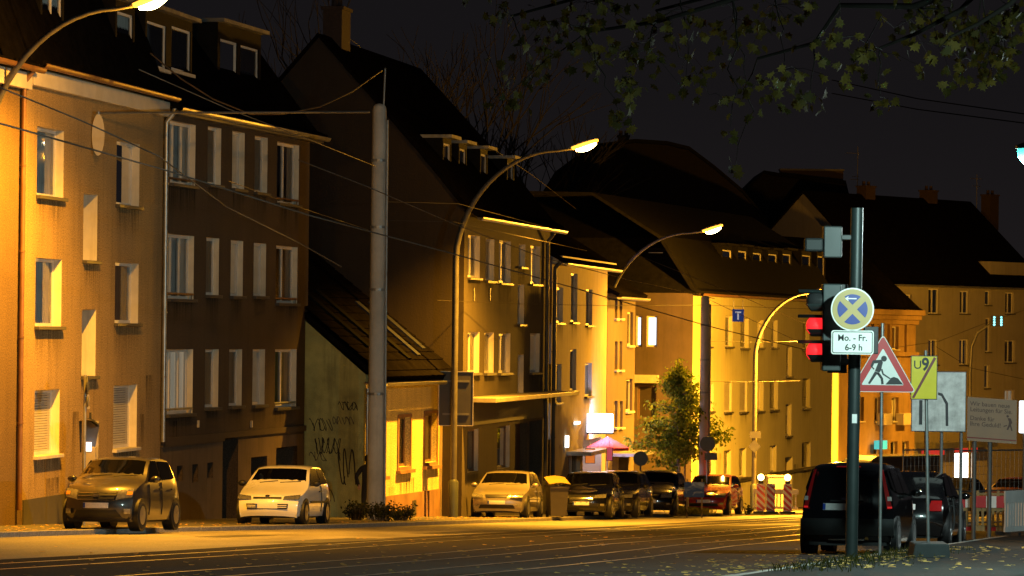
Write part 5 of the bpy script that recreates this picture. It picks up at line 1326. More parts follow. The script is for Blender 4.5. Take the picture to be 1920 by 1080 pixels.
for k, (yc, on) in enumerate(((564, False), (611, True), (659, True))):
    c_ = TL(1540, yc); r = .145
    vz = MB(); rows = []
    A_ = [R(198) + R(144) * j / 20 for j in range(21)]
    for i in range(2): rows.append([(c_.x - (0 if i == 0 else .31 * (.45 + .55 * max(0, math.sin(a) + 1) / 1.5)), r * math.cos(a) * 1.05 - .02, c_.z + r * math.sin(a) * 1.05) for a in A_])
    vz.grid(rows); vz.grid([[(x, -.02 + (y + .02) * .96, c_.z + (z - c_.z) * .96) for x, y, z in r_] for r_ in rows])
    T_ = [R(48) + R(84) * j / 8 for j in range(9)]
    vz.grid([[(c_.x - q, r * math.cos(a) * 1.10 - .02, c_.z + r * math.sin(a) * 1.10) for a in T_] for q in (0, .33)]); vz.grid([[(c_.x - q, r * math.cos(a) * 1.05 - .02, c_.z + r * math.sin(a) * 1.05) for a in T_] for q in (0, .33)])
    vz.build('visor', m_dkgreen if not on else mat('visor_dark', (.006, .006, .006), rough=.4, var=.1), head, smooth=60)
    ln = MB(); ln.lathe([(r * .93, 0), (r * .93, -.10), (r * .80, -.17), (r * .45, -.21), (.01, -.22)], lambda x, y, h: (c_.x + h, x - .02, c_.z + y), 18); ln.build('lens', m_redl if on else m_off, head, smooth=60)
    if on:
        sl_ = bpy.data.lights.new('signal_glow', 'POINT'); sl_.energy = 9; sl_.color = (1, .02, .02); sl_.shadow_soft_size = .04; so3 = bpy.data.objects.new('signal_glow', sl_); COL.objects.link(so3); so3.parent = tl; so3.location = (c_.x - .16, -.02, c_.z)
bx((1543, 424), (1577, 484), -.14, .14, mat('signal_grey', (.03, .034, .033), rough=.5, var=.15), 'upper_signal', bev=.02)
bx((1577, 440), (1603, 450), -.03, .03, m_blk, 'bracket'); bx((1622, 612), (1648, 664), .10, .22, m_blk, 'side_signal'); bx((1508, 446), (1543, 472), -.10, .10, mat('signal_black', (.008, .009, .009), rough=.6, var=0), 'upper_visor', bev=.03)
MB().box(-.02, .05, -.096, -.088, TL(0, 775).z, TL(0, 758).z).build('sticker', m_swhite, tl)

# no-stopping sign with time plate, clamped to the pole
c0 = P(1598, 580, 133.5); ns = thing('no_stopping_sign', c0 + Vector((0, -.03, 0)), 'round no stopping sign with a white arrow on the traffic light pole', 'road sign')
def disc(r, y, m, nm, n=48, par=None): return MB().prism([(r * math.cos(2 * math.pi * k / n), r * math.sin(2 * math.pi * k / n)) for k in range(n)], lambda a, b_, d: (a, d, b_), y, y + .004).build(nm, m, par)
pd = MB().prism([(.302 * math.cos(2 * math.pi * k / 48), .302 * math.sin(2 * math.pi * k / 48)) for k in range(48)], lambda a, b_, d: (a, d, b_), 0, .02).build('plate', m_swhite, ns)
disc(.283, -.005, m_sgold, 'ring', par=ns)
for q in range(4):
    a0 = R(90 * q + 14.0); a1 = R(90 * q + 76.0); Rr = .212; g_ = .050
    # quadrant with an X band left free
    pts = []
    base = R(90 * q)
    cdir = (math.cos(base), math.sin(base)); k0 = g_ * 1.0
    pts.append((cdir[0] * g_ * 1.25, cdir[1] * g_ * 1.25))
    half = R(45) - math.asin(g_ * .88 / Rr)
    for i in range(13):
        a_ = base - half + 2 * half * i / 12; pts.append((Rr * math.cos(a_), Rr * math.sin(a_)))
    MB().prism(pts, lambda a, b_, d: (a, d, b_), -.0085, -.0055).build('blue_field', m_sblue, ns)
ar = MB(); ar.prism([(-.105, .150), (-.065, .182), (-.055, .174), (-.073, .158), (.055, .158), (.055, .142), (-.073, .142), (-.055, .126), (-.065, .118)], lambda a, b_, d: (a, d, b_), -.012, -.009); ar.build('arrow', m_swhite, ns)
pl0 = P(1558, 664, 133.5); pl1 = P(1638, 620, 133.5); tp = thing('time_plate', pl0 + Vector((0, -.03, 0)), 'white plate reading Mo. - Fr. 6-9 h below the round sign', 'road sign')
w_, h = pl1.x - pl0.x, pl1.z - pl0.z; rr = .03
def rrect(w_, h, r, x0=0, z0=0, n=5):
    o = []
    for cx, cz, a0 in ((w_ - r, h - r, 0), (r, h - r, 90), (r, r, 180), (w_ - r, r, 270)):
        for i in range(n + 1): a_ = R(a0 + 90 * i / n); o.append((x0 + cx + r * math.cos(a_), z0 + cz + r * math.sin(a_)))
    return o
XZ = lambda a, b_, d: (a, d, b_)
MB().prism(rrect(w_, h, .035), XZ, 0, .02).build('plate', m_swhite, tp)
bd = MB(); o1 = rrect(w_ - .03, h - .03, .028, .015, .015); o2 = rrect(w_ - .052, h - .052, .02, .026, .026)
for i in range(len(o1)): j = (i + 1) % len(o1); bd.face([(o1[i][0], -.003, o1[i][1]), (o1[j][0], -.003, o1[j][1]), (o2[j][0], -.003, o2[j][1]), (o2[i][0], -.003, o2[i][1])])
bd.build('border', m_sblack, tp)
text_mesh('Mo. - Fr.', .125, m_sblack, tp, lambda x, y: (w_ / 2 + x * .95, -.004, h * .57 + y), bold=.0022)
text_mesh('6-9 h', .125, m_sblack, tp, lambda x, y: (w_ * .53 + x * .95, -.004, h * .17 + y), bold=.0022)

# roadworks triangle on its own post
b = ground_at(1651, 129); rw = thing('roadworks_sign', b, 'red bordered triangular roadworks sign on a thin post', 'road sign')
zb_ = P(1651, 735, 129).z - b.z; tp_ = P(1652, 606, 129).z - b.z; xo = (1652 - 1651) / 129
MB().tube([(0, .04, -.1), (0, .04, tp_)], .024, 10).build('post', m_galv, rw, smooth=40)
def tri(k, r_): 
    hh = .97 * math.sqrt(3) / 2; cz = zb_ + hh / 3; o = []
    for a_ in (90, 210, 330):
        R0 = hh * 2 / 3 * k - r_ * 2; cx_, cz_ = xo + R0 * math.cos(R(a_)), cz + R0 * math.sin(R(a_))
        for i in range(5): t_ = R(a_ - 60 + 120 * i / 4); o.append((cx_ + r_ * math.cos(t_), cz_ + r_ * math.sin(t_)))
    return o
MB().prism(tri(1, .03), XZ, -.012, .01).build('plate', m_swhite, rw); MB().prism(tri(.965, .026), XZ, -.017, -.013).build('border', m_sred, rw); MB().prism(tri(.64, .012), XZ, -.022, -.018).build('field', m_swhite, rw)
Y_ = -.026
def sym(poly, nm='symbol'): MB().prism([(xo + a_, zb_ + b_) for a_, b_ in poly], XZ, Y_, Y_ + .003).build(nm, m_sblack, rw)
sym([(-.02 + .042 * math.cos(2 * math.pi * k / 16) + .035, .485 + .042 * math.sin(2 * math.pi * k / 16)) for k in range(16)])
sym([(-.145, .46), (-.02, .47), (.0, .43), (-.03, .31), (-.05, .285), (-.115, .305), (-.07, .42), (-.125, .415), (-.15, .365), (-.12, .335), (-.135, .325), (-.18, .375)])
sym([(-.115, .30), (-.05, .28), (-.06, .25), (-.09, .255), (-.185, .115), (-.215, .125)]); sym([(-.085, .265), (-.045, .275), (.005, .20), (.015, .115), (-.02, .112), (-.03, .19)])
sym([(-.03, .33), (-.005, .335), (.012, .27), (.115, .20), (.10, .19), (-.005, .255)]); sym([(.04, .112), (.30, .112), (.215, .205), (.16, .222), (.12, .205)])

# U9 detour-end sign
b = ground_at(1742, 127); us = thing('detour_sign', b, 'yellow U9 sign crossed out with a red line on a thin post', 'road sign')
l0 = P(1707, 749, 127) - b; l1 = P(1758, 667, 127) - b; W_, H_ = l1.x - l0.x, l1.z - l0.z
MB().tube([(0, .05, .2), ((1733 - 1742) / 127, .05, P(1733, 657, 127).z - b.z)], .026, 10).build('post', m_galv, us, smooth=40)
MB().prism([(-.28, 0), (.28, 0), (.26, .22), (-.24, .22)], XZ, -.35, .35).build('foot', mat('recycled_rubber', (.04, .045, .045), rough=.8, var=.2), us, bevel=.02)
def UP(a_, z): return (l0.x + a_ + (z / H_ - .5) * -.0, z + l0.z)
sb_ = lambda x0, x1, z0, z1, y, m, nm: MB().box(l0.x + x0, l0.x + x1, y, y + .004, l0.z + z0, l0.z + z1).build(nm, m, us)
MB().box(l0.x, l0.x + W_, 0, .015, l0.z, l0.z + H_).build('plate', m_sblack, us); sb_(.012, W_ - .012, .012, H_ - .012, -.005, m_syel, 'yellow_field')
text_mesh('U', .175, m_sblack, us, lambda x, y: (l0.x + .10 + x, -.009, l0.z + H_ * .70 + y), bold=.001); text_mesh('9', .26, m_sblack, us, lambda x, y: (l0.x + .215 + x * .85, -.009, l0.z + H_ * .67 + y), bold=.008)
MB().prism([(l0.x + .02, l0.z + .03), (l0.x + .055, l0.z + .02), (l0.x + W_ - .02, l0.z + H_ - .04), (l0.x + W_ - .055, l0.z + H_ - .02)], XZ, -.0115, -.0095).build('slash', mat('slash_red', (.16, .012, .008), rough=.4, var=.05), us)

# lane guidance board
sL = 95; a = P(1708, 809, sL); c_ = P(1812, 697, sL); b = Vector((a.x, a.y, gz(a.y))); lb_ = thing('lane_board', b, 'dirty grey lane guidance board with two black arrows', 'sign board')
w_, h = c_.x - a.x, c_.z - a.z; z0 = a.z - b.z
MB().box(0, w_, 0, .03, z0, z0 + h).build('frame', m_sblack, lb_); MB().box(.015, w_ - .015, -.005, -.001, z0 + .015, z0 + h - .015).build('panel', mat('board_dirty_white', (.42, .43, .41), rough=.6, var=.4, scale=4, stain=.4), lb_)
ua = lambda px: (px - 1708) / sL; va = lambda py: z0 + (809 - py) / sL
MB().box(ua(1723), ua(1729), -.010, -.006, va(796), va(750)).build('arrow', m_sblack, lb_)
MB().prism([(ua(1773), va(798)), (ua(1778), va(798)), (ua(1777), va(755)), (ua(1766), va(737)), (ua(1758), va(735)), (ua(1758), va(740)), (ua(1764), va(742)), (ua(1772), va(757))], XZ, -.010, -.006).build('arrow', m_sblack, lb_)
for px in (1766, 1803): MB().tube([(ua(px), .07, -.1), (ua(px), .07, z0 + h)], .035, 10).build('post', m_signback, lb_, smooth=40)
# beige information board
sB = 86; a = P(1813, 826, sB); c_ = P(1907, 745, sB); b = Vector((a.x, a.y, gz(a.y))); ib = thing('information_board', b, 'brown board thanking for patience with small walking worker figure', 'sign board')
w_, h = c_.x - a.x, c_.z - a.z; z0 = a.z - b.z; sk = -.06
def IB(x, z, y=0.): return (x, y, z0 + z + sk * x)
m_bb = mat('board_beige', (.30, .19, .105), rough=.55, var=.1); m_ink = mat('ink_brown', (.09, .045, .03), rough=.6, var=0)
MB().prism([(0, 0), (w_, 0), (w_, h), (0, h)], lambda x, z, d: IB(x, z, d), 0, .03).build('panel', m_bb, ib)
for i_, (tx, zz, sz) in enumerate((('Wir bauen neue', .83, .108), ('Leitungen für Sie.', .70, .108), ('Danke für', .50, .108), ('Ihre Geduld!', .37, .108))):
    text_mesh(tx, sz * 1.25, m_ink, ib, lambda x, y: IB(.06 + x * .98, zz * h - .02 + y, -.004), align='LEFT', bold=.001)
MB().prism([(0.0, .06), (w_, .06), (w_, .085), (0, .085)], lambda x, z, d: IB(x, z, d), -.004, -.001).build('stripe', mat('ink_red', (.20, .03, .02), rough=.6, var=0), ib)
fg = lambda pts: MB().prism([(w_ * .86 + x, h * .42 + z) for x, z in pts], lambda x, z, d: IB(x, z, d), -.005, -.002).build('figure', m_ink, ib)
fg([(-.05 + .028 * math.cos(k * .785), .19 + .028 * math.sin(k * .785)) for k in range(8)]); fg([(-.05, .15), (.02, .15), (.05, .06), (.02, .0), (-.03, .0), (-.02, .07)]); fg([(-.03, .0), (.02, 0), (-.04, -.11), (-.07, -.10)]); fg([(.0, 0), (.03, 0), (.06, -.12), (.03, -.12)]); fg([(-.13, -.02), (-.06, .0), (-.06, -.02), (-.14, -.05)])
for px in (1828, 1857): x_ = (px - 1813) / sB; MB().tube([(x_, .08, -.1), (x_, .08, z0 + h * .9)], .05, 10).build('post', m_signback, ib, smooth=40)
# glowing white sign cut by the right edge
a = P(1912, 812, 84); c_ = P(1950, 752, 84); b = Vector((a.x, a.y, gz(a.y))); ws_ = thing('light_box_sign', b, 'bright white sign box cut off by the right edge', 'sign')
MB().box(0, c_.x - a.x, 0, .15, a.z - b.z, c_.z - b.z).build('light_box', emitter('sign_box_cold', (.85, .95, 1.0), 2.5), ws_, bevel=.02); MB().tube([(.12, .08, 0), (.12, .08, a.z - b.z)], .04, 8).build('post', m_signback, ws_)

# red and white site barrier with timber slats
sR = 84; a = P(1751, 1005, sR); b = Vector((a.x, a.y, gz(a.y))); sr_ = thing('site_barrier', b, 'timber slat site barrier with red and white board', 'barrier', R(2))
m_timber = mat('barrier_timber', (.36, .24, .09), rough=.75, var=.3, scale=5, stretch=(1, 1, .2)); Wb = 1.62
nst = 6
for k in range(nst + 1):
    x0 = k * Wb / (nst + 1)
    MB().box(x0, x0 + Wb / (nst + 1), -.03, -.012, .60, .86).build('board_panel', [m_sred, m_swhite][k % 2], sr_)
for k in range(14):
    x0 = .02 + k * Wb / 14; MB().box(x0, x0 + .055, -.01, .012, .20, .60 if k % 4 else .98).build('slat', m_timber, sr_)
MB().box(0, Wb, .014, .04, .52, .59).build('rail', m_timber, sr_); MB().box(0, Wb, .014, .04, .10, .20).build('rail', m_timber, sr_); MB().box(0, Wb, .014, .045, .88, .93).build('rail', m_timber, sr_)
for k in range(7): x0 = k * Wb / 7; MB().box(x0, x0 + Wb / 7, -.02, -.012, .08, .17).build('bottom_board', [m_timber, m_sred][k % 2], sr_)
for x in (.1, Wb - .2): MB().box(x, x + .1, -.3, .3, 0, .08).build('foot', m_blk, sr_)
MB().box(.38, .70, -.035, -.013, .28, .48).build('plate', m_timber, sr_)
a = P(1883, 1002, 86); g2 = thing('site_barrier', (a.x, a.y, gz(a.y)), 'grey plastic site barrier turned away at the right edge', 'barrier', R(50))
MB().box(0, 1.0, -.02, .02, .72, .98).build('top_board', m_plas, g2); MB().box(0, 1.0, -.02, .02, .08, .2).build('bottom_rail', m_plas, g2)
for k in range(9): MB().box(.02 + k * .11, .08 + k * .11, -.018, .018, .2, .72).build('slat', m_plas, g2)
for x in (.1, .8): MB().box(x, x + .1, -.3, .3, 0, .08).build('foot', m_blk, g2)
# mesh site fence
for k, (p0, p1) in enumerate(((1692, 1800), (1802, 1925))):
    a = P(p0, 990, 74); c_ = P(p1, 990, 73); f0 = Vector((a.x, a.y, gz(a.y))); e_v = Vector((c_.x - a.x, c_.y - a.y)); Lf = e_v.length
    mf = thing('mesh_fence', f0, ('steel mesh site fence panel behind the lane board', 'steel mesh site fence panel behind the beige board')[k], 'fence', math.atan2(e_v.y, e_v.x), 'site fence panels'); Hf = 1.98
    for z in (.15, .95, Hf): MB().tube([(0, 0, z), (Lf, 0, z)], .02, 8).build('rail', m_galv, mf, smooth=40)
    for x in (0, Lf): MB().tube([(x, 0, 0), (x, 0, Hf)], .02, 8).build('upright', m_galv, mf, smooth=40)
    me = MB()
    for i in range(1, 15): x = Lf * i / 15; me.tube([(x, 0, .15), (x, 0, Hf)], .0035, 4, cap=False)
    for i in range(1, 9): z = .15 + (Hf - .15) * i / 9; me.tube([(0, 0, z), (Lf, 0, z)], .0035, 4, cap=False)
    tag(me.build('mesh', m_galv, mf), kind='stuff')
    for x in (.05, Lf - .05): MB().box(x - .12, x + .12, -.35, .35, 0, .13).build('foot', m_conc, mf, bevel=.02)
# reflective marker post by the fence
a = P(1769, 1008, 88); mp_ = thing('marker_post', (a.x, a.y, gz(a.y)), 'pink white reflective marker post before the site barrier', 'post'); MB().box(-.045, .045, -.02, .02, 0, .95).build('post', mat('marker_pink', (.65, .45, .42), rough=.5, var=.1), mp_, bevel=.01); MB().box(-.15, .15, -.1, .1, 0, .07).build('foot', m_blk, mp_)
# far lamp pole with a signal panel
b = ground_at(1818, 40); fp = thing('signal_gantry', b, 'dark curved pole carrying a small blue green signal panel', 'traffic light'); hp_ = [P(1818, 900, 40), P(1819, 700, 40), P(1822, 650, 40), P(1832, 625, 40), P(1850, 612, 40)]
MB().tube([Vector((0, 0, -.1))] + [Vector((p.x - b.x, 0, p.z - b.z)) for p in hp_], .075, 10).build('pole', m_signback, fp, smooth=50)
q0, q1 = P(1858, 612, 40) - b, P(1881, 592, 40) - b; MB().box(q0.x, q1.x, -.1, .1, q0.z, q1.z).build('panel', m_blk, fp)
for i in range(2):
    for j in range(4): MB().lathe([(.055, -.115), (.05, -.125)], lambda x, y, h: (q0.x + .14 + i * .33 + x, h, q0.z + .08 + j * .115 + y), 10).build('led', emitter('led_cyan', (.2, .8, .9), 2.2), fp)
MB().tube([Vector((hp_[-1].x - b.x, 0, hp_[-1].z - b.z)), (q0.x, 0, q0.z + .2)], .03, 6).build('arm', m_signback, fp)
# advertising board strapped near the tree
a, w_, h = board('', '', '', 1283, 930, 1321, 904, 54); q = thing('poster_board', Vector((a.x, a.y, gz(a.y))), 'small blue poster board in front of the red hatchback', 'poster'); a, w_, h = board('', '', '', 1283, 904, 1321, 932, 54)
z0 = a.z - gz(a.y); 
def poster_mat():
    m = mat('poster_blue', (.02, .06, .22), rough=.4, var=0); n, l = m.node_tree.nodes, m.node_tree.links
    t = n.new('ShaderNodeTexCoord'); ns_ = n.new('ShaderNodeTexNoise'); ns_.inputs['Scale'].default_value = 2.4; ns_.inputs['Distortion'].default_value = 1.5; r_ = n.new('ShaderNodeValToRGB'); r_.color_ramp.elements[0].position = .5; r_.color_ramp.elements[0].color = (.02, .06, .24, 1); r_.color_ramp.elements[1].position = .68; r_.color_ramp.elements[1].color = (.55, .62, .72, 1)
    l.new(t.outputs['Object'], ns_.inputs[0]); l.new(ns_.outputs[0], r_.inputs[0]); l.new(r_.outputs[0], n['Principled BSDF'].inputs['Base Color']); return m
MB().box(0, w_, 0, .02, z0, z0 + h).build('board', poster_mat(), q)
for x in (.08, w_ - .1): MB().box(x, x + .05, .022, .06, -.1, z0 + h + .1).build('stake', m_timber, q)
# ------------------------------------------------------------------ cool lamp at the right edge, and an added one beyond it
def lantern(lc, label, energy, col):
    bl = Vector((lc.x + .35, lc.y, gz(lc.y))); cl = thing('street_lamp', bl, label, 'street lamp'); Hc = lc.z - bl.z
    MB().tube([(0, 0, -.2), (0, 0, Hc + .1)], .06, 12).build('pole', m_dkgreen, cl, smooth=40); MB().tube([(0, 0, Hc + .08), (-.35, 0, Hc + .10)], .03, 8).build('arm', m_dkgreen, cl)
    MB().lathe([(.05, Hc + .16), (.20, Hc + .10), (.20, Hc + .06)], lambda x, y, h: (-.35 + x, y, h), 18).build('hood', m_dkgreen, cl, smooth=40)
    MB().lathe([(.18, Hc + .06), (.17, Hc - .05), (.10, Hc - .13), (.01, Hc - .15)], lambda x, y, h: (-.35 + x, y, h), 18).build('globe', emitter('mercury_globe', (.10, .80, .70), 1.3), cl, smooth=60)
    pdl = bpy.data.lights.new('mercury_light', 'POINT'); pdl.energy = energy; pdl.color = col; pdl.shadow_soft_size = .16
    plo = bpy.data.objects.new('mercury_light', pdl); COL.objects.link(plo); plo.parent = cl; plo.location = (-.35, 0, Hc - .35)
lantern(P(1934, 288, 150), 'greenish white lantern just beyond the right edge, nearest the camera', 2300, (.66, 1.0, .93))
lantern(Vector((12.2, 60.0, gz(60) + 6.5)), 'added greenish white lantern beyond the right edge, lighting the roadworks', 3600, (.80, 1.0, .95))  # unseen lantern added to brighten the barrier and boards

# ------------------------------------------------------------------ vegetation
def leafmat(name, col, var=.45):
    m = mat(name, col, rough=.7, var=0, spec=.08); n, l = m.node_tree.nodes, m.node_tree.links; b = n['Principled BSDF']
    g = n.new('ShaderNodeNewGeometry'); r = n.new('ShaderNodeValToRGB'); l.new(g.outputs['Random Per Island'], r.inputs[0])
    r.color_ramp.elements[0].color = (*[c * (1 - var) for c in col], 1); r.color_ramp.elements[1].color = (min(1, col[0] * 1.9), min(1, col[1] * 1.45), col[2], 1); l.new(r.outputs[0], b.inputs['Base Color'])
    tr = n.new('ShaderNodeBsdfTranslucent'); l.new(r.outputs[0], tr.inputs[0]); mx = n.new('ShaderNodeMixShader'); mx.inputs[0].default_value = .42
    l.new(b.outputs[0], mx.inputs[1]); l.new(tr.outputs[0], mx.inputs[2]); l.new(mx.outputs[0], n['Material Output'].inputs['Surface']); return m
m_bark = mat('bark', (.10, .075, .05), rough=.9, var=.3, scale=6, bump=.8, bscale=18)
MAPLE = [(0, 0), (.16, .10), (.46, .02), (.36, .24), (.60, .42), (.34, .50), (.30, .72), (.14, .62), (0, 1.0), (-.14, .62), (-.30, .72), (-.34, .50), (-.60, .42), (-.36, .24), (-.46, .02), (-.16, .10)]
OVAL = [(0, 0), (.22, .3), (.22, .62), (0, 1), (-.22, .62), (-.22, .3)]
def add_leaf(m, p, size, rn, shape, droop=.6):
    d = Vector((rn.uniform(-1, 1), rn.uniform(-1, 1), rn.uniform(-1, .4) - droop)).normalized(); a = d.cross(Vector((rn.uniform(-1, 1), rn.uniform(-1, 1), rn.uniform(-.3, .3)))).normalized(); nn = d.cross(a)
    m.face([p + a * (x * size) + d * (y * size) + nn * (abs(x) * size * .25) for x, y in shape])
def limb(m, p0, p1, r0, r1, rn, wob=.12, n=7):
    pts = []; L = (p1 - p0).length
    for k in range(n + 1):
        t = k / n; q = p0.lerp(p1, t); j = L * wob * math.sin(math.pi * t)
        pts.append(q + Vector((rn.uniform(-1, 1), rn.uniform(-1, 1), rn.uniform(-1, 1))) * j * .35)
    m.tube(pts, [r0 + (r1 - r0) * k / n for k in range(n + 1)], 8); return pts
# small street tree
rn = random.Random(4)
b = ground_at(1270, 49.8); st_ = thing('street_tree', b, 'small leafy street tree with yellow green crown tied to stakes', 'tree')
S_ = 49.8; Ht = P(1268, 668, S_).z - b.z
tk = MB(); limb(tk, Vector((0, 0, -.1)), Vector((.03, 0, 2.2)), .085, .07, rn, .02); limb(tk, Vector((.03, 0, 2.2)), Vector((-.05, 0, Ht - .3)), .07, .02, rn, .05)
crown = MB(); tips = []
for k in range(84):
    f = rn.random() ** .8; z = 1.75 + f * (Ht - 2.2); reach = (2.15 * (1 - f) ** .85 + .16) * rn.uniform(.65, 1.08) * (.75 if z < 2.2 else 1)
    a_ = rn.uniform(0, 2 * math.pi); p1 = Vector((reach * math.cos(a_) * (1.0), reach * math.sin(a_), z + .35 * reach * rn.uniform(.2, .9) - .12 * reach))
    pts = limb(tk, Vector((0, 0, z - .15)), p1, .022, .006, rn, .12, 5); tips.append((pts, reach))
for pts, reach in tips:
    for q in pts[1:]:
        for _ in range(int(9 + 8 * reach)):
            p = q + Vector((rn.gauss(0, .15), rn.gauss(0, .15), rn.gauss(0, .12))); add_leaf(crown, p, rn.uniform(.10, .20), rn, OVAL, .3)
for _ in range(240): f = rn.random(); add_leaf(crown, Vector((rn.gauss(0, .10 + .14 * (1 - f)), rn.gauss(0, .15), Ht - 1.2 + f * 1.15)), rn.uniform(.08, .13), rn, OVAL, .3)
tk.build('trunk', m_bark, st_, smooth=50); crown.build('crown', leafmat('linden_leaf', (.12, .19, .025)), st_)
for x, y in ((-.22, .05), (.28, .05), (.05, -.3)): MB().tube([(x, y, -.1), (x * .95, y, 1.9)], .04, 8).build('stake', m_timber, st_)
MB().tube([(-.22, .05, 1.75), (.03, -.05, 1.78), (.28, .05, 1.75)], .02, 6).build('tie', m_blk, st_)
# bare trees behind the roofs
def bare_tree(px, s, ytop, label, seed, spread=1.):
    rn = random.Random(seed); b = ground_at(px, s); t = thing('bare_tree', b, label, 'tree'); H = P(px, ytop, s).z - b.z; m = MB()
    def rec(p, d, L, r, lv):
        q = p + d * L; mid = p.lerp(q, .5) + Vector((rn.uniform(-1, 1), rn.uniform(-1, 1), 0)) * L * .05
        m.tube([p, mid, q], [r, r * .85, r * .68], 6 if lv < 3 else 4, cap=False)
        if lv >= 6: return
        for _ in range(2 if lv < 1 else 3 if lv < 4 else 2):
            nd = (d + Vector((rn.gauss(0, .36), rn.gauss(0, .36), rn.uniform(-.02, .30))) * spread).normalized(); rec(q, nd, L * rn.uniform(.62, .84), r * .62, lv + 1)
    rec(Vector((0, 0, -.2)), Vector((0, 0, 1)), H * .27, .28, 0); m.build('trunk', mat('bark_dark', (.010, .009, .008), rough=.9, var=.2), t); return t
bare_tree(800, 40, -40, 'tall bare tree behind the tan house roof, left one', 2, 1.0); bare_tree(905, 37, 20, 'tall bare tree behind the tan house roof, right one', 9, 1.1); bare_tree(640, 42, -60, 'bare tree behind the chimney of the tan house', 5, .9)
# big plane tree reaching in from the right
rn = random.Random(12)
tb = Vector((10.2, 47.0, 0)); tb.z = gz(tb.y)
pt3 = thing('plane_tree', tb, 'plane tree whose leafy branches hang into the top of the picture', 'tree'); wd = MB(); lv = MB()
fork = Vector((-.4, .2, 9.4)); limb(wd, Vector((0, 0, -.3)), fork, .34, .26, rn, .03)
def loc3(px, py, s): return P(px, py, s) - tb
ends = []
mainl = [((1420, 110), 126), ((1230, 20), 124), ((1650, 90), 130), ((960, 30), 122), ((1780, 70), 134), ((1100, 60), 128)]
nodes = []
for (px, py), s in mainl:
    pts = limb(wd, fork, loc3(px, py, s), .10, .02, rn, .14, 9); nodes += pts[4:]
clusters = [(985, 120, 60, 55, 26), (960, 180, 40, 30, 14), (1030, 60, 80, 50, 30), (1110, 110, 60, 50, 22), (1180, 165, 40, 60, 30), (1200, 100, 60, 50, 24), (1100, 20, 120, 40, 40), (1260, 40, 80, 50, 34), (1290, 130, 60, 60, 24), (1385, 60, 70, 60, 30), (1400, 170, 40, 40, 14), (1450, 30, 80, 50, 30),
            (1470, 150, 60, 50, 26), (1520, 190, 50, 25, 16), (1560, 90, 70, 60, 28), (1640, 120, 60, 60, 20), (1700, 60, 70, 50, 26), (1650, 190, 30, 20, 8), (1760, 110, 50, 50, 20), (1820, 60, 60, 45, 60), (1880, 90, 50, 50, 60), (1800, 130, 40, 40, 22), (1860, 138, 22, 16, 16), (1740, 20, 70, 30, 30), (930, 20, 60, 30, 18), (1380, 310, 14, 14, 4), (1370, 250, 10, 30, 3), (1330, 190, 40, 30, 8), (1900, 30, 40, 40, 40), (1160, 220, 22, 20, 12)]
for cx, cy, rx, ry, n in clusters:
    s = 124 + rn.uniform(-6, 12); ctr = loc3(cx, cy - ry * .4, s)
    root = min(nodes, key=lambda q: (q - ctr).length + abs(q.x - ctr.x) * .3)
    tw = limb(wd, root, ctr, .012, .004, rn, .14, 6)
    for _ in range(n):
        p = loc3(rn.gauss(cx, rx * .5), rn.gauss(cy, ry * .5), s + rn.uniform(-4, 4)); add_leaf(lv, p, rn.uniform(.11, .19), rn, MAPLE, .7)
        if rn.random() < .25: wd.tube([tw[-1], tw[-1].lerp(p, .5) + Vector((0, 0, .05)), p], .003, 4, cap=False)
wd.build('trunk', mat('plane_bark', (.006, .005, .004), rough=.9, spec=.05), pt3, smooth=50); lv.build('crown', leafmat('plane_leaf', (.022, .022, .005)), pt3)
# shrubs round the foot of the mast
def shrub(px, py, s, w_, h, n, label, seed, col='shrub_leaf', c3=(.03, .04, .012), spiky=True):
    rn = random.Random(seed); b = ground_at(px, s); t = thing('shrub', b, label, 'shrub', group='low shrubs on the pavement'); m = MB(); st2 = MB()
    for k in range(n):
        a_ = rn.uniform(0, 6.28); rr_ = rn.random() ** .5 * w_ * .8; foot = Vector((rr_ * math.cos(a_) * .5, rr_ * math.sin(a_) * .4, 0)); tip = Vector((rr_ * math.cos(a_) * 1.1, rr_ * math.sin(a_) * .7, h * rn.uniform(.5, 1.05)))
        st2.tube([foot, foot.lerp(tip, .5) + Vector((0, 0, h * .12)), tip], [.008, .006, .003], 4, cap=False)
        for j in range(9): add_leaf(m, foot.lerp(tip, rn.uniform(.3, 1)) + Vector((rn.gauss(0, .04), rn.gauss(0, .04), rn.gauss(0, .03))), rn.uniform(.06, .11), rn, OVAL, -.2)
    st2.build('stems', m_bark, t); m.build('foliage', leafmat(col, c3), t)
shrub(668, 960, 71, .45, .48, 50, 'low shrub left of the tall mast foot', 1); shrub(712, 960, 72, .5, .5, 55, 'low shrub right before the tall mast foot', 2); shrub(752, 965, 70.5, .45, .42, 45, 'low shrub at the right end of the mast bed', 3); shrub(1403, 950, 52, .2, .35, 16, 'small weed tuft left of the striped beacons', 7)
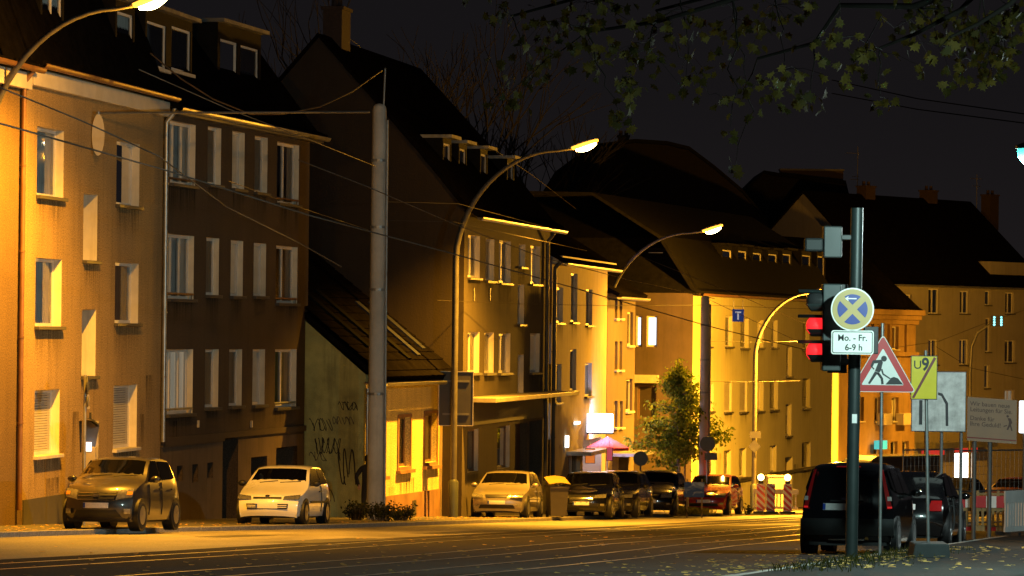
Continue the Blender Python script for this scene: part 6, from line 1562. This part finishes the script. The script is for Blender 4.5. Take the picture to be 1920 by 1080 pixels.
# grass
def grass(name, label, pts, h, seed, col):
    rn = random.Random(seed); m = MB()
    for p in pts:
        a_ = rn.uniform(0, 6.28); d = Vector((math.cos(a_), math.sin(a_), 0)); hh = h * rn.uniform(.4, 1.1); le = Vector((rn.gauss(0, .35), rn.gauss(0, .35), 0)) * hh
        m.face([p - d * .006, p + d * .006, p + le * .5 + Vector((0, 0, hh * .7)) + d * .004, p + le + Vector((0, 0, hh))])
    o = m.build(name, leafmat('grass_blade' + name, col)); tag(o, label, 'grass', kind='stuff')
rn = random.Random(31); gp = []
for _ in range(1100):
    y = rn.uniform(41, 57); x = interp([p.y for p in RK], [p.x for p in RK], y) + .18 + abs(rn.gauss(0, .45)); gp.append(Vector((x, y, gz(y) + .012)))
grass('verge_grass', 'short grass along the right kerb round the sign posts', gp, .10, 5, (.04, .05, .015))
gp = []
for _ in range(1500):
    q = P(rn.gauss(1297, 16), 960, 53.4 + rn.gauss(0, .35)); gp.append(Vector((q.x, q.y, gz(q.y) + .01)))
grass('tree_pit_grass', 'tuft of long grass at the foot of the street tree', gp, .26, 6, (.07, .085, .015))
# fallen leaves
rn = random.Random(77); lf = MB()
def litter(n, fx):
    for _ in range(n):
        x, y, z = fx(); a_ = rn.uniform(0, 6.28); sz = rn.uniform(.05, .12); ca_, sa_ = math.cos(a_), math.sin(a_)
        q = [(0, -.5), (.35, -.1), (.45, .3), (0, .6), (-.4, .25), (-.3, -.2)]
        lf.face([(x + (u * ca_ - v * sa_) * sz, y + (u * sa_ + v * ca_) * sz, z + .012 + abs(u) * sz * rn.uniform(.0, .35)) for u, v in q])
def on_road():
    y = 36 + 55 * rn.random() ** 1.6; x = at_poly(RA, y) + rn.gauss(.5, 3.0); return x, y, rz(y)
def right_gutter():
    y = rn.uniform(38, 62); x = interp([p.y for p in RK], [p.x for p in RK], y) - abs(rn.gauss(0, 1.1)); return x, y, rz(y)
def left_foot():
    y = rn.uniform(62, 105); x = at_poly(KERB, y) - abs(rn.gauss(.3, 1.6)) - .2; return x, y, gz(y)
def right_pave():
    y = rn.uniform(42, 60); x = interp([p.y for p in RK], [p.x for p in RK], y) + .2 + abs(rn.gauss(0, 1.2)); return x, y, gz(y) + .02
litter(380, on_road); litter(480, right_gutter); litter(400, left_foot); litter(260, right_pave)
tag(lf.build('fallen_leaves', leafmat('dry_leaf', (.48, .36, .13), .4)), 'yellow fallen leaves scattered over road and pavements', 'leaves', kind='stuff')

# ------------------------------------------------------------------ person half hidden behind the mast
b = ground_at(690, 68.6)
pe = thing('person', b, 'person in dark coat standing half hidden behind the tall mast', 'person')
def skin_mesh(name, joints, edges, radii, m, par, sub=2):
    me = bpy.data.meshes.new(name); me.from_pydata(joints, edges, []); o = bpy.data.objects.new(name, me); COL.objects.link(o); o.parent = par
    sk = o.modifiers.new('skin', 'SKIN'); ss = o.modifiers.new('sub', 'SUBSURF'); ss.levels = sub; ss.render_levels = sub
    for i, r in enumerate(radii): me.skin_vertices[0].data[i].radius = (r, r); me.skin_vertices[0].data[i].use_root = (i == 0)
    me.materials.append(m); return o
if True:
    J = [(0, 0, .92), (0, 0, 1.15), (0, .01, 1.38), (0, .0, 1.48), (0, -.02, 1.56), (0, -.03, 1.66),
         (-.18, 0, 1.40), (-.34, -.04, 1.16), (-.26, -.16, .95), (.18, 0, 1.40), (.24, -.02, 1.12), (.22, -.12, .90),
         (-.10, 0, .86), (-.12, -.02, .48), (-.12, .03, .08), (-.13, -.14, .04), (.10, 0, .86), (.12, .02, .48), (.13, .08, .08), (.14, -.08, .04), (-.24, -.24, .90), (.21, -.20, .84)]
    Ed = [(0, 1), (1, 2), (2, 3), (3, 4), (4, 5), (2, 6), (6, 7), (7, 8), (8, 20), (2, 9), (9, 10), (10, 11), (11, 21), (0, 12), (12, 13), (13, 14), (14, 15), (0, 16), (16, 17), (17, 18), (18, 19)]
    Rr = [.15, .16, .17, .065, .095, .09, .085, .062, .045, .085, .062, .045, .10, .075, .05, .04, .10, .075, .05, .04, .035, .035]
    bo = MB(); me = bpy.data.meshes.new('body'); me.from_pydata(J, Ed, []); body = bpy.data.objects.new('body', me); COL.objects.link(body); body.parent = pe
    bm = bmesh.new(); bm.from_mesh(me); ly = bm.verts.layers.skin.verify()
    for i, v in enumerate(bm.verts): v[ly].radius = (Rr[i], Rr[i]); v[ly].use_root = (i == 0)
    bm.to_mesh(me); bm.free(); me.materials.append(mat('dark_coat', (.012, .012, .014), rough=.85, var=.2))
    body.modifiers.new('skin', 'SKIN'); ss = body.modifiers.new('sub', 'SUBSURF'); ss.levels = 2; ss.render_levels = 2
    for sg, h0 in ((-1, Vector((-.24, -.24, .90))), (1, Vector((.21, -.20, .84)))):
        hn = MB()
        for f_ in range(4): o_ = (f_ - 1.5) * .020; hn.tube([h0 + Vector((o_, 0, 0)), h0 + Vector((o_, -.04, -.05)), h0 + Vector((o_ * .9, -.035, -.09 + abs(f_ - 1.2) * .008))], [.011, .010, .008], 6)
        hn.tube([h0 + Vector((sg * -.03, .0, .0)), h0 + Vector((sg * -.055, -.03, -.03)), h0 + Vector((sg * -.05, -.05, -.05))], [.011, .010, .008], 6); hn.tube([h0 + Vector((0, .03, .04)), h0 + Vector((0, -.01, -.01))], [.03, .036], 8)
        hn.build('hand', mat('skin_tone', (.40, .25, .18), rough=.6, var=.1), pe, smooth=60)
    hr = MB(); hr.lathe([(.01, 1.775), (.06, 1.765), (.10, 1.72), (.108, 1.66), (.10, 1.60), (.085, 1.56)], lambda x, y, h: (x, y * 1.05 - .01, h), 16); hr.build('hood', mat('dark_coat'), pe, smooth=60)
